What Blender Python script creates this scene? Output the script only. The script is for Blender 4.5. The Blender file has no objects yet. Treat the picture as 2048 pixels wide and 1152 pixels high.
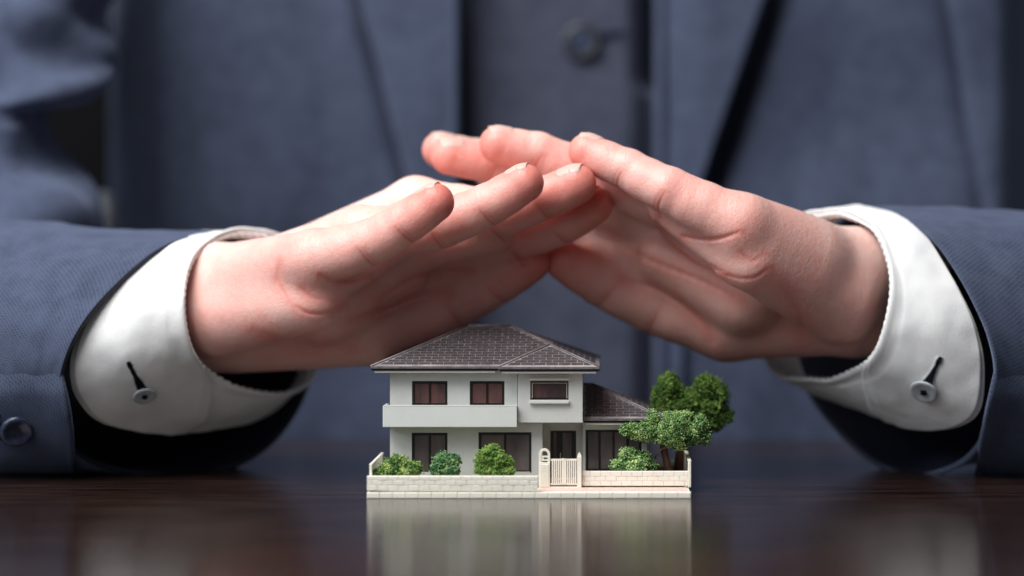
import bpy, math, random
import numpy as np
from mathutils import Vector, noise as mnoise

random.seed(7)
rng = np.random.default_rng(7)
SC = bpy.context.scene
COL = SC.collection

# ------------------------------------------------------------------ camera, world, lamps, exposure
# 1 photograph pixel = 0.2 mm on the plane of the model's front edge, 1 m from the lens.
VX, VY, HCAM = 1200.0, 470.0, 105.4
cam = bpy.data.cameras.new('camera')
cam.lens = 87.89
cam.sensor_width = 36
cam.shift_x = -(VX - 1024) / 2048
cam.shift_y = -(576 - VY) / 2048
cam.clip_start = 0.01
cam.clip_end = 50
cam.dof.use_dof = True
cam.dof.focus_distance = 1.030
cam.dof.aperture_fstop = 3.2
camo = bpy.data.objects.new('camera', cam)
COL.objects.link(camo)
camo.location = (0, -1.0, HCAM * .001)
camo.rotation_euler = (math.radians(90), 0, 0)
SC.camera = camo

w = bpy.data.worlds.new('World')
SC.world = w
w.use_nodes = True
w.node_tree.nodes['Background'].inputs[0].default_value = (0.80, 0.88, 1.0, 1)
w.node_tree.nodes['Background'].inputs[1].default_value = 0.12


def area(name, loc, target, size, power, color, size_y=None):
    l = bpy.data.lights.new(name, 'AREA')
    l.energy = power
    l.color = color
    l.shape = 'RECTANGLE'
    l.size = size
    l.size_y = size_y or size
    o = bpy.data.objects.new(name, l)
    COL.objects.link(o)
    o.location = loc
    o.rotation_euler = (Vector(target) - Vector(loc)).to_track_quat('-Z', 'Y').to_euler()
    return o


area('overhead_softbox', (-0.48, -0.38, 1.05), (-0.04, 0.08, 0.08), 0.80, 23.0, (1.0, 0.985, 0.97), 0.7)
area('front_softbox', (-0.75, -1.25, 0.75), (0.0, 0.1, 0.05), 0.8, 3.0, (0.95, 0.97, 1.0))
area('side_fill', (-0.95, -0.45, 0.55), (-0.2, 0.1, 0.06), 0.4, 3.6, (0.82, 0.92, 1.0))  # added fill lamp, set low on the left to brighten that sleeve

SC.view_settings.view_transform = 'Standard'
SC.view_settings.look = 'None'
SC.view_settings.exposure = 0.0
SC.view_settings.gamma = 1.0
SC.cycles.use_denoising = True
SC.cycles.max_bounces = 8

# ------------------------------------------------------------------ helpers


def W(px, py, d):
    """photo pixel + distance behind the model's front edge in mm -> metres in the world"""
    k = (1 + d / 1000.0) / 5.0
    return ((px - VX) * k * .001, d * .001, (HCAM + (VY - py) * k) * .001)


def WA(P):
    """array version: columns px, py, q with q = depth in pixels (5 per mm)"""
    d = P[:, 2] / 5.0
    k = (1 + d / 1000.0) / 5.0
    return np.stack([(P[:, 0] - VX) * k, d, HCAM + (VY - P[:, 1]) * k], 1) * .001


def mesh_obj(name, verts, faces, m=None, parent=None, smooth=False):
    me = bpy.data.meshes.new(name)
    if isinstance(verts, np.ndarray):
        verts = verts.tolist()
    me.from_pydata(verts, [], faces)
    me.update()
    if smooth:
        me.polygons.foreach_set('use_smooth', [True] * len(me.polygons))
    if m:
        me.materials.append(m)
    o = bpy.data.objects.new(name, me)
    COL.objects.link(o)
    if parent:
        o.parent = parent
    return o


def quads_obj(name, verts, quads, m, parent=None):
    """fast path for big numpy quad meshes"""
    me = bpy.data.meshes.new(name)
    n, f = len(verts), len(quads)
    me.vertices.add(n)
    me.vertices.foreach_set('co', verts.astype(np.float32).ravel())
    me.loops.add(f * 4)
    me.loops.foreach_set('vertex_index', quads.astype(np.int32).ravel())
    me.polygons.add(f)
    me.polygons.foreach_set('loop_start', np.arange(f, dtype=np.int32) * 4)
    me.polygons.foreach_set('use_smooth', np.ones(f, dtype=bool))
    me.update(calc_edges=True)
    me.validate()
    me.materials.append(m)
    o = bpy.data.objects.new(name, me)
    COL.objects.link(o)
    if parent:
        o.parent = parent
    return o


def tag(o, label=None, cat=None, group=None, kind=None):
    if label: o['label'] = label
    if cat: o['category'] = cat
    if group: o['group'] = group
    if kind: o['kind'] = kind
    return o


def empty(name, loc=(0, 0, 0)):
    """an Empty at a thing's base; parts keep world coordinates through the parent inverse"""
    o = bpy.data.objects.new(name, None)
    o.location = loc
    o.empty_display_size = .01
    COL.objects.link(o)
    return o


def adopt(child, parent):
    child.parent = parent
    from mathutils import Matrix
    if parent.parent is None:
        child.matrix_parent_inverse = Matrix.Translation(-parent.location)
    return child


class MB:
    """collects boxes, prisms and tubes (mm) into one mesh"""
    def __init__(s):
        s.v, s.f = [], []

    def box(s, x0, x1, y0, y1, z0, z1, bev=0.0):
        n = len(s.v)
        if bev <= 0:
            s.v += [(x, y, z) for z in (z0, z1) for y in (y0, y1) for x in (x0, x1)]
            s.f += [tuple(n + i for i in q) for q in ((0, 2, 3, 1), (4, 5, 7, 6), (0, 1, 5, 4), (2, 6, 7, 3), (0, 4, 6, 2), (1, 3, 7, 5))]
        else:   # box whose front (-y) face is chamfered
            b = bev
            s.v += [(x0, y1, z0), (x1, y1, z0), (x1, y1, z1), (x0, y1, z1),
                    (x0, y0 + b, z0), (x1, y0 + b, z0), (x1, y0 + b, z1), (x0, y0 + b, z1),
                    (x0 + b, y0, z0 + b), (x1 - b, y0, z0 + b), (x1 - b, y0, z1 - b), (x0 + b, y0, z1 - b)]
            s.f += [tuple(n + i for i in q) for q in ((0, 3, 2, 1), (0, 1, 5, 4), (1, 2, 6, 5), (2, 3, 7, 6), (3, 0, 4, 7),
                                                      (4, 5, 9, 8), (5, 6, 10, 9), (6, 7, 11, 10), (7, 4, 8, 11), (8, 9, 10, 11))]
        return s

    def prism(s, poly, y0, y1):
        """poly in (x, z), extruded along y"""
        n, k = len(s.v), len(poly)
        s.v += [(x, y0, z) for x, z in poly] + [(x, y1, z) for x, z in poly]
        s.f.append(tuple(n + i for i in range(k)))
        s.f.append(tuple(n + k + i for i in reversed(range(k))))
        for i in range(k):
            j = (i + 1) % k
            s.f.append((n + i, n + k + i, n + k + j, n + j))
        return s

    def slab(s, pts, off):
        """3-D polygon extruded by a vector"""
        n, k = len(s.v), len(pts)
        s.v += [tuple(p) for p in pts] + [tuple(p[i] + off[i] for i in range(3)) for p in pts]
        s.f.append(tuple(n + i for i in reversed(range(k))))
        s.f.append(tuple(n + k + i for i in range(k)))
        for i in range(k):
            j = (i + 1) % k
            s.f.append((n + i, n + j, n + k + j, n + k + i))
        return s

    def tube(s, pts, rad, seg=8):
        pts = [Vector(p) for p in pts]
        n0 = len(s.v)
        for i, p in enumerate(pts):
            a = pts[min(i + 1, len(pts) - 1)] - pts[max(i - 1, 0)]
            a.normalize()
            u = a.cross(Vector((0, 1, .01))).normalized() if abs(a.y) < .95 else a.cross(Vector((1, 0, 0))).normalized()
            v = a.cross(u)
            r = rad[i] if isinstance(rad, (list, tuple)) else rad
            for j in range(seg):
                t = 2 * math.pi * j / seg
                s.v.append(tuple(p + u * math.cos(t) * r + v * math.sin(t) * r))
        for i in range(len(pts) - 1):
            for j in range(seg):
                k = (j + 1) % seg
                s.f.append((n0 + i * seg + j, n0 + i * seg + k, n0 + (i + 1) * seg + k, n0 + (i + 1) * seg + j))
        s.f.append(tuple(n0 + j for j in reversed(range(seg))))
        s.f.append(tuple(n0 + (len(pts) - 1) * seg + j for j in range(seg)))
        return s

    def build(s, name, m, parent=None, smooth=False, bevel=0.0):
        o = mesh_obj(name, [(x * .001, y * .001, z * .001) for x, y, z in s.v], s.f, m, None, smooth)
        if parent: adopt(o, parent)
        if bevel:
            b = o.modifiers.new('bevel', 'BEVEL')
            b.width = bevel * .001
            b.segments = 2
            b.limit_method = 'ANGLE'
        return o


# ------------------------------------------------------------------ materials


def mat(name, base, rough=.5, spec=.5, metallic=0, **kw):
    m = bpy.data.materials.new(name)
    m.use_nodes = True
    nt = m.node_tree
    b = nt.nodes['Principled BSDF']
    b.inputs['Base Color'].default_value = (*base, 1)
    b.inputs['Roughness'].default_value = rough
    b.inputs['Specular IOR Level'].default_value = spec
    b.inputs['Metallic'].default_value = metallic
    return m, nt, b


def nd(nt, t, **kw):
    n = nt.nodes.new(t)
    for k, v in kw.items():
        if k in ('operation', 'blend_type', 'data_type', 'wave_type', 'attribute_name', 'bands_direction', 'noise_dimensions', 'feature'):
            setattr(n, k, v)
        else:
            n.inputs[k].default_value = v
    return n


def vary(nt, b, c1, c2, scale, coord='Object', detail=4, rough=.6, lo=.3, hi=.7, stretch=None):
    """noise-driven base colour between two colours"""
    tc = nd(nt, 'ShaderNodeTexCoord')
    n = nd(nt, 'ShaderNodeTexNoise', Scale=scale, Detail=detail, Roughness=rough)
    if stretch:
        mp = nd(nt, 'ShaderNodeMapping')
        mp.inputs['Scale'].default_value = stretch
        nt.links.new(tc.outputs[coord], mp.inputs[0])
        nt.links.new(mp.outputs[0], n.inputs['Vector'])
    else:
        nt.links.new(tc.outputs[coord], n.inputs['Vector'])
    r = nd(nt, 'ShaderNodeValToRGB')
    r.color_ramp.elements[0].position = lo
    r.color_ramp.elements[1].position = hi
    r.color_ramp.elements[0].color = (*c1, 1)
    r.color_ramp.elements[1].color = (*c2, 1)
    nt.links.new(n.outputs['Fac'], r.inputs[0])
    if b is not None:
        nt.links.new(r.outputs[0], b.inputs['Base Color'])
    return n, r


def bump(nt, b, scale, strength, dist, detail=3, coord='Object'):
    tc = nd(nt, 'ShaderNodeTexCoord')
    n = nd(nt, 'ShaderNodeTexNoise', Scale=scale, Detail=detail)
    nt.links.new(tc.outputs[coord], n.inputs['Vector'])
    bp = nd(nt, 'ShaderNodeBump', Strength=strength, Distance=dist)
    nt.links.new(n.outputs['Fac'], bp.inputs['Height'])
    nt.links.new(bp.outputs[0], b.inputs['Normal'])
    return bp


M = {}
# painted plastic of the house walls
m, nt, b = mat('wall_paint', (.60, .62, .60), .45, .4)
vary(nt, b, (.58, .59, .57), (.68, .68, .65), 60, detail=8, rough=.7)
bump(nt, b, 900, .12, .0004)
M['wall'] = m
m, nt, b = mat('balcony_paint', (.68, .70, .67), .4, .4)
vary(nt, b, (.64, .66, .63), (.70, .71, .68), 60)
bump(nt, b, 900, .1, .0004)
M['balcony'] = m
m, nt, b = mat('cream_plastic', (.80, .77, .66), .42, .4)
vary(nt, b, (.84, .80, .69), (.91, .875, .77), 120)
bump(nt, b, 1400, .2, .0003)
M['cream'] = m
m, nt, b = mat('joint_plastic', (.62, .59, .50), .6, .3)  # slightly darker cream of the joints, base plate and beading
vary(nt, b, (.72, .68, .56), (.80, .76, .64), 200)
M['joint'] = m
m, nt, b = mat('red_paving', (.72, .36, .30), .6, .3)
vary(nt, b, (.66, .40, .35), (.80, .64, .57), 420, lo=.35, hi=.65)
bump(nt, b, 2500, .3, .0003)
M['paving'] = m
m, nt, b = mat('garden_soil', (.20, .17, .12), .9, .1)
vary(nt, b, (.12, .11, .07), (.30, .27, .18), 700)
M['soil'] = m
m, nt, b = mat('roof_tile', (.060, .048, .052), .42, .5)
vary(nt, b, (.042, .036, .041), (.080, .070, .076), 300)
bump(nt, b, 3000, .25, .0002)
M['tile'] = m
m, nt, b = mat('roof_joint', (.30, .27, .28), .5, .4)
vary(nt, b, (.16, .14, .145), (.38, .34, .34), 160)
M['roofjoint'] = m
m, nt, b = mat('roof_edge', (.13, .11, .12), .42, .5)
vary(nt, b, (.10, .085, .09), (.19, .165, .17), 500)
bump(nt, b, 2500, .3, .0003)
M['hip'] = m
M['gutter'] = mat('gutter', (.012, .012, .014), .4, .4)[0]
m, nt, b = mat('window_frame', (.018, .019, .020), .35, .5)
M['frame'] = m
m, nt, b = mat('window_pane_upper', (.085, .045, .045), .12, .5)
vary(nt, b, (.065, .045, .042), (.15, .075, .070), 110, lo=.4, hi=.6, stretch=(1, 1, .35))
M['pane_u'] = m
m, nt, b = mat('window_pane_lower', (.085, .075, .075), .15, .5)
vary(nt, b, (.085, .068, .072), (.17, .14, .13), 90, lo=.35, hi=.65, stretch=(1, 1, .3))
M['pane_l'] = m
m, nt, b = mat('trim_light', (.72, .72, .66), .45, .4)
M['trim'] = m


def foliage(name, c1, c2, c3):
    m, nt, b = mat(name, c1, .75, .25)
    tc = nd(nt, 'ShaderNodeTexCoord')
    n1 = nd(nt, 'ShaderNodeTexNoise', Scale=260, Detail=3)
    n2 = nd(nt, 'ShaderNodeTexNoise', Scale=1600, Detail=2)
    for n in (n1, n2): nt.links.new(tc.outputs['Object'], n.inputs['Vector'])
    mx = nd(nt, 'ShaderNodeMath', operation='MULTIPLY_ADD')
    mx.inputs[1].default_value = .55
    nt.links.new(n2.outputs['Fac'], mx.inputs[0])
    m2 = nd(nt, 'ShaderNodeMath', operation='MULTIPLY')
    m2.inputs[1].default_value = .45
    nt.links.new(n1.outputs['Fac'], m2.inputs[0])
    nt.links.new(m2.outputs[0], mx.inputs[2])
    r = nd(nt, 'ShaderNodeValToRGB')
    e = r.color_ramp.elements
    e[0].position = .41; e[0].color = (*c1, 1)
    e[1].position = .60; e[1].color = (*c3, 1)
    k = e.new(.50); k.color = (*c2, 1)
    nt.links.new(mx.outputs[0], r.inputs[0])
    nt.links.new(r.outputs[0], b.inputs['Base Color'])
    return m


M['fol_a'] = foliage('foam_foliage_mid', (.025, .09, .035), (.15, .28, .06), (.46, .56, .18))
M['fol_b'] = foliage('foam_foliage_blue', (.015, .08, .045), (.10, .25, .09), (.40, .55, .23))
M['fol_c'] = foliage('foam_foliage_yellow', (.055, .14, .03), (.15, .27, .05), (.34, .46, .12))
M['fol_d'] = foliage('foam_foliage_dark', (.022, .065, .010), (.095, .20, .036), (.28, .40, .09))
M['fol_e'] = foliage('foam_foliage_tree', (.025, .09, .03), (.16, .31, .09), (.52, .66, .28))
m, nt, b = mat('twig_bark', (.10, .045, .03), .6, .3)
vary(nt, b, (.055, .022, .016), (.17, .08, .05), 500)
M['bark'] = m
M['branch'] = mat('branch_wire', (.22, .10, .08), .5, .4)[0]

# dark glossy wooden table
m, nt, b = mat('table_wood', (.02, .012, .009), .2, .5)
tc = nd(nt, 'ShaderNodeTexCoord')
mp = nd(nt, 'ShaderNodeMapping')
mp.inputs['Scale'].default_value = (1.0, 9.0, 1.0)
nt.links.new(tc.outputs['Object'], mp.inputs[0])
n1 = nd(nt, 'ShaderNodeTexNoise', Scale=18, Detail=8, Roughness=.65, Distortion=.4)
nt.links.new(mp.outputs[0], n1.inputs['Vector'])
mp2 = nd(nt, 'ShaderNodeMapping')
mp2.inputs['Scale'].default_value = (1.0, 14.0, 1.0)
nt.links.new(tc.outputs['Object'], mp2.inputs[0])
n2 = nd(nt, 'ShaderNodeTexNoise', Scale=95, Detail=5, Roughness=.7)
nt.links.new(mp2.outputs[0], n2.inputs['Vector'])
r = nd(nt, 'ShaderNodeValToRGB')
r.color_ramp.elements[0].position = .35; r.color_ramp.elements[0].color = (.012, .0068, .0058, 1)
r.color_ramp.elements[1].position = .72; r.color_ramp.elements[1].color = (.062, .035, .028, 1)
nt.links.new(n1.outputs['Fac'], r.inputs[0])
mpg = nd(nt, 'ShaderNodeMapping')
mpg.inputs['Scale'].default_value = (14.0, 420.0, 1.0)
nt.links.new(tc.outputs['Object'], mpg.inputs[0])
ng = nd(nt, 'ShaderNodeTexNoise', Scale=1.0, Detail=4, Roughness=.7)
nt.links.new(mpg.outputs[0], ng.inputs['Vector'])
rg = nd(nt, 'ShaderNodeValToRGB')
rg.color_ramp.elements[0].position = .40; rg.color_ramp.elements[0].color = (.35, .33, .32, 1)
rg.color_ramp.elements[1].position = .66; rg.color_ramp.elements[1].color = (1.5, 1.45, 1.4, 1)
nt.links.new(ng.outputs['Fac'], rg.inputs[0])
mg = nd(nt, 'ShaderNodeMix', data_type='RGBA', blend_type='MULTIPLY')
mg.inputs[0].default_value = 1.0
nt.links.new(r.outputs[0], mg.inputs[6]); nt.links.new(rg.outputs[0], mg.inputs[7])
nt.links.new(mg.outputs[2], b.inputs['Base Color'])
r2 = nd(nt, 'ShaderNodeMapRange')
r2.inputs['From Min'].default_value = .35; r2.inputs['From Max'].default_value = .7
r2.inputs['To Min'].default_value = .09; r2.inputs['To Max'].default_value = .15
nt.links.new(n2.outputs['Fac'], r2.inputs[0])
nt.links.new(r2.outputs[0], b.inputs['Roughness'])
mp3 = nd(nt, 'ShaderNodeMapping')
mp3.inputs['Scale'].default_value = (12.0, 1600.0, 1.0)
nt.links.new(tc.outputs['Object'], mp3.inputs[0])
n3 = nd(nt, 'ShaderNodeTexNoise', Scale=1.0, Detail=2)
nt.links.new(mp3.outputs[0], n3.inputs['Vector'])
bp = nd(nt, 'ShaderNodeBump', Strength=.6, Distance=.00009)
nt.links.new(n3.outputs['Fac'], bp.inputs['Height'])
nt.links.new(bp.outputs[0], b.inputs['Normal'])
b.inputs['IOR'].default_value = 1.5
M['table'] = m


def fabric(name, dark, light, per=1.0, bumpk=.35):
    """woven wool: UVs are in millimetres"""
    m, nt, b = mat(name, light, .9, .15)
    b.inputs['Sheen Weight'].default_value = .25
    b.inputs['Sheen Roughness'].default_value = .5
    b.inputs['Sheen Tint'].default_value = (.6, .7, 1, 1)
    uv = nd(nt, 'ShaderNodeUVMap')
    w1 = nd(nt, 'ShaderNodeTexWave', wave_type='BANDS', bands_direction='DIAGONAL', Scale=.27 / per, Distortion=2.4)
    w1.inputs['Detail Scale'].default_value = 2
    w2 = nd(nt, 'ShaderNodeTexWave', wave_type='BANDS', bands_direction='X', Scale=.23 / per, Distortion=2.0)
    n = nd(nt, 'ShaderNodeTexNoise', Scale=1.3 / per, Detail=4, Roughness=.7)
    nb = nd(nt, 'ShaderNodeTexNoise', Scale=.09, Detail=4)
    for q in (w1, w2, n, nb): nt.links.new(uv.outputs[0], q.inputs['Vector'])
    a = nd(nt, 'ShaderNodeMath', operation='ADD')
    nt.links.new(w1.outputs['Fac'], a.inputs[0]); nt.links.new(w2.outputs['Fac'], a.inputs[1])
    a2 = nd(nt, 'ShaderNodeMath', operation='MULTIPLY'); a2.inputs[1].default_value = .20
    nt.links.new(a.outputs[0], a2.inputs[0])
    a3 = nd(nt, 'ShaderNodeMath', operation='MULTIPLY_ADD'); a3.inputs[1].default_value = .85
    nt.links.new(n.outputs['Fac'], a3.inputs[0]); nt.links.new(a2.outputs[0], a3.inputs[2])
    a4 = nd(nt, 'ShaderNodeMath', operation='MULTIPLY_ADD'); a4.inputs[1].default_value = .5
    nt.links.new(nb.outputs['Fac'], a4.inputs[0]); nt.links.new(a3.outputs[0], a4.inputs[2])
    r = nd(nt, 'ShaderNodeValToRGB')
    r.color_ramp.elements[0].position = .48; r.color_ramp.elements[0].color = (*dark, 1)
    r.color_ramp.elements[1].position = 1.08 - .1; r.color_ramp.elements[1].color = (*light, 1)
    nt.links.new(a4.outputs[0], r.inputs[0])
    nt.links.new(r.outputs[0], b.inputs['Base Color'])
    bp = nd(nt, 'ShaderNodeBump', Strength=bumpk, Distance=.0003)
    nt.links.new(a3.outputs[0], bp.inputs['Height'])
    nt.links.new(bp.outputs[0], b.inputs['Normal'])
    return m


M['suit'] = fabric('suit_wool', (.011, .016, .036), (.072, .088, .142))
M['vest'] = fabric('waistcoat_wool', (.014, .018, .034), (.070, .078, .116))
M['lining_shade'] = mat('sleeve_lining_shade', (.011, .013, .025), .5, .3)[0]  # lining cloth, its colour darkened to carry the shade inside the sleeves
m, nt, b = mat('shirt_cotton', (.84, .84, .84), .8, .2)
b.inputs['Sheen Weight'].default_value = .1
vary(nt, b, (.80, .80, .81), (.88, .88, .87), 60)
bump(nt, b, 2600, .5, .0004)
M['shirt'] = m
m, nt, b = mat('overcast_thread', (.35, .34, .36), .8, .2)
M['thread'] = m
m, nt, b = mat('cuff_button', (.42, .45, .48), .38, .35)
vary(nt, b, (.34, .37, .41), (.50, .53, .56), 300)
M['cbutton'] = m
M['black'] = mat('gap_black', (.003, .003, .004), .8, .1)[0]  # near-black for the added backing panel, standing in for the gap's darkness
M['holenavy'] = mat('buttonhole_navy', (.006, .008, .022), .95, .05)[0]
M['hstitch'] = mat('buttonhole_stitching', (.60, .61, .63), .9, .1)[0]
M['hole'] = mat('buttonhole_dark', (.012, .014, .018), 1.0, .0)[0]
m, nt, b = mat('suit_button', (.02, .028, .055), .2, .5)
vary(nt, b, (.012, .018, .04), (.05, .065, .11), 200)
M['sbutton'] = m
M['sbutton_rim'] = mat('suit_button_rim', (.022, .024, .034), .35, .5)[0]

# skin: colour varies with the "tint" attribute (0 pale back of the hand, 1 flushed pads and creases)
m, nt, b = mat('skin', (.7, .45, .36), .42, .45)
at = nd(nt, 'ShaderNodeAttribute'); at.attribute_name = 'tint'
tc = nd(nt, 'ShaderNodeTexCoord')
nz = nd(nt, 'ShaderNodeTexNoise', Scale=75, Detail=5, Roughness=.6)
nt.links.new(tc.outputs['Object'], nz.inputs['Vector'])
ad = nd(nt, 'ShaderNodeMath', operation='MULTIPLY_ADD'); ad.inputs[1].default_value = .55
nt.links.new(nz.outputs['Fac'], ad.inputs[0])
sb = nd(nt, 'ShaderNodeMath', operation='SUBTRACT'); sb.inputs[1].default_value = .27
nt.links.new(at.outputs['Fac'], sb.inputs[0])
nt.links.new(sb.outputs[0], ad.inputs[2])
r = nd(nt, 'ShaderNodeValToRGB')
e = r.color_ramp.elements
e[0].position = 0; e[0].color = (.86, .62, .55, 1)
e[1].position = 1.0; e[1].color = (.68, .15, .11, 1)
k = e.new(.5); k.color = (.82, .40, .345, 1)
nt.links.new(ad.outputs[0], r.inputs[0])
nt.links.new(r.outputs[0], b.inputs['Base Color'])
b.inputs['Subsurface Weight'].default_value = .6
b.inputs['Subsurface Radius'].default_value = (1.0, .32, .18)
b.inputs['Subsurface Scale'].default_value = .0065
# fine skin relief: tiny wrinkles and pores
vo = nd(nt, 'ShaderNodeTexVoronoi', Scale=950); vo.feature = 'DISTANCE_TO_EDGE'
nz2 = nd(nt, 'ShaderNodeTexNoise', Scale=420, Detail=4, Roughness=.6)
mpk = nd(nt, 'ShaderNodeMapping'); mpk.inputs['Scale'].default_value = (1.0, .6, .6)
nt.links.new(tc.outputs['Object'], mpk.inputs[0])
nt.links.new(mpk.outputs[0], vo.inputs['Vector'])
nt.links.new(mpk.outputs[0], nz2.inputs['Vector'])
sm = nd(nt, 'ShaderNodeMath', operation='MULTIPLY_ADD'); sm.inputs[1].default_value = .5
nt.links.new(vo.outputs['Distance'], sm.inputs[0]); nt.links.new(nz2.outputs['Fac'], sm.inputs[2])
bp = nd(nt, 'ShaderNodeBump', Strength=.6, Distance=.0005)
nt.links.new(sm.outputs[0], bp.inputs['Height'])
nt.links.new(bp.outputs[0], b.inputs['Normal'])
M['skin'] = m
m, nt, b = mat('fingernail', (.80, .50, .43), .4, .35)
uv = nd(nt, 'ShaderNodeUVMap')
sp = nd(nt, 'ShaderNodeSeparateXYZ'); nt.links.new(uv.outputs[0], sp.inputs[0])
r = nd(nt, 'ShaderNodeValToRGB')
e = r.color_ramp.elements
e[0].position = 0; e[0].color = (.72, .44, .38, 1)
e[1].position = 1; e[1].color = (.72, .46, .39, 1)
k = e.new(.18); k.color = (.76, .43, .37, 1)
k = e.new(.84); k.color = (.78, .46, .40, 1)
k = e.new(.90); k.color = (.72, .46, .39, 1)
mr = nd(nt, 'ShaderNodeMapRange'); mr.inputs['From Max'].default_value = 11.5
nt.links.new(sp.outputs[1], mr.inputs[0]); nt.links.new(mr.outputs[0], r.inputs[0]); nt.links.new(r.outputs[0], b.inputs['Base Color'])
b.inputs['Subsurface Weight'].default_value = .3
b.inputs['Subsurface Radius'].default_value = (1, .4, .25)
b.inputs['Subsurface Scale'].default_value = .002
M['nail'] = m

# ------------------------------------------------------------------ table
tb = empty('table', (0, 0, 0))
tag(tb, 'dark brown polished wooden table that mirrors the model house and the cuffs', 'table')
o = MB().box(-900, 700, -650, 292, -28, 0).build('tabletop', M['table'], tb, bevel=3)

# ------------------------------------------------------------------ model house (all in mm, x to the right, y away, z up)


def X(px, d): return (px - VX) / 5 * (1 + d / 1000)
def Z(py, d): return HCAM + (VY - py) / 5 * (1 + d / 1000)


def pbox(mb, px0, px1, py0, py1, d0, d1, bev=0.0):
    """box whose FRONT face is at depth d0 and spans those photo pixels"""
    return mb.box(X(px0, d0), X(px1, d0), d0, d1, Z(py1, d0), Z(py0, d0), bev)


lot = empty('model_plinth', (X(1057, 0) * .001, .055, 0))
tag(lot, 'cream plastic base plate of the model with a red paved strip by the gate', 'model base')
x0, x1 = X(733.5, 0), X(1382, 0)
MB().box(x0 + .4, x1 - .3, .5, 108, 0, 2.2).build('base_plate', M['joint'], lot)
# kerb stones along the front
nk = 25
for i in range(nk):
    a = x0 + (x1 - x0) * i / nk
    c = x0 + (x1 - x0) * (i + 1) / nk
    MB().box(a + .05, c - .05, 0 + random.uniform(-.03, .03), 5, .02, 2.42 + random.uniform(-.03, .03), .22).build('kerb_stone', M['cream'], lot)
MB().box(X(1077, 3), x1 - 1.2, 5.2, 19.6, 2.2, 2.5).build('paving', M['paving'], lot)
MB().box(x0 + 2, x1 - 2, 21.5, 106, 2.21, 3.0).build('garden_ground', M['soil'], lot)


def brick_wall(name, label, xa, xb, ya, yb, rows, bw, lead=0.0):
    """core wall plus single bricks standing 0.25 mm proud of it; rows = list of (z0, z1)"""
    root = empty(name, ((xa + xb) / 2 * .001, ya * .001, rows[-1][0] * .001))
    tag(root, label, 'garden wall')
    MB().box(xa + .15, xb - .15, ya + .35, yb, rows[-1][0], rows[0][1] - .25).build('wall_core', M['joint'], root)
    for r_, (z0, z1) in enumerate(rows):
        off = (r_ % 2) * bw / 2 + lead
        x = xa - off
        while x < xb - .3:
            a, c = max(x, xa), min(x + bw, xb)
            if c - a > .5:
                j = random.uniform(-.05, .05)
                MB().box(a + .04, c - .04, ya + j, ya + .6 if r_ else yb - .1, z0 + .05, z1 - .03, .16).build('brick', M['cream'], root)
            x += bw
    return root


brick_wall('garden_wall', 'long low cream block wall along the front, left of the gate', x0, X(1076, 0), .5, 4,
           [(7.2, 8.85), (5.2, 7.2), (3.1, 5.2), (2.42, 3.1)][:3], 4.2)
brick_wall('garden_wall', 'short low cream block wall set back to the right of the gate', X(1164, 20), X(1376, 20), 20, 23,
           [(6.9, 8.95), (4.95, 6.9), (3.0, 4.95)], 4.3, 1.0)


def side_wall(label, xa, xb, ya, yb, ztop, steps):
    root = empty('side_wall', ((xa + xb) / 2 * .001, ya * .001, .0024))
    tag(root, label, 'side wall')
    MB().box(xa + .2, xb - .2, ya, yb, 2.3, ztop - .8).build('wall_panel', M['cream'], root)
    MB().box(xa - .15, xb + .15, ya - .3, yb, ztop - .8, ztop).build('coping', M['cream'], root, bevel=.2)
    MB().box(xa - .05, xb + .05, ya - .5, ya + 1.2, 2.4, ztop - .85).build('end_post', M['cream'], root, bevel=.2)
    return root


side_wall('cream side wall running back from the left end of the front wall', X(739, 4), X(743.5, 4), 4.6, 58, 13.4, 0)
side_wall('cream side wall running back at the right end of the plot beside the pruned tree', X(1376.5, 20), X(1382, 20), 20, 104, 13.6, 0)
bw_ = MB().box(X(1100, 104), X(1376, 104), 104.5, 106.5, 2.3, 5.8).build('back_wall', M['cream'])
tag(bw_, 'low cream wall across the back of the plot behind the trees', 'garden wall')

# gate pillar with an arched top
pil = empty('gate_pillar', (X(1088, 18) * .001, .018, .0024))
tag(pil, 'cream gate pillar with a round arched opening on top', 'gate pillar')
d0 = 18.0
xa, xb = X(1077.5, d0), X(1100, d0)
zc, zb_ = Z(908.5, d0), Z(925, d0)
ro, ri = (xb - xa) / 2, (xb - xa) / 2 - .95
cx = (xa + xb) / 2
MB().box(xa, xb, d0, d0 + 2.6, 2.45, zb_).build('pillar_body', M['cream'], pil, bevel=.15)
for i in range(15):                      # horizontal boards of the pillar
    z0 = 2.9 + i * (zb_ - 3.6) / 15
    MB().box(xa + .65, xb - .5, d0 - .22, d0 - .001, z0, z0 + (zb_ - 3.6) / 15 - .12, .08).build('siding_board', M['cream'], pil)
arch = MB()
N = 18
outer = [(cx + ro * math.cos(math.pi * i / N), zc + ro * math.sin(math.pi * i / N)) for i in range(N + 1)]
inner = [(cx + ri * math.cos(math.pi * i / N), zc + ri * math.sin(math.pi * i / N)) for i in range(N + 1)]
outer = [(cx + ro, zb_)] + outer + [(cx - ro, zb_)]
inner = [(cx + ri, zb_)] + inner + [(cx - ri, zb_)]
for i in range(len(outer) - 1):
    arch.prism([inner[i], outer[i], outer[i + 1], inner[i + 1]], d0 + .2, d0 + 2.2)
arch.build('arch', M['cream'], pil)
MB().box(cx - ri, cx + ri, d0 + .4, d0 + 2, Z(915, d0), Z(912, d0)).build('crossbar', M['cream'], pil)
MB().box(cx - ri, cx + ri, d0 + .4, d0 + 2, Z(922, d0), Z(919, d0)).box(cx - ri, cx - ri + 1.1, d0 + .5, d0 + 1.8, Z(919, d0), Z(915, d0)).build('letter_slot', M['cream'], pil)

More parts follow.
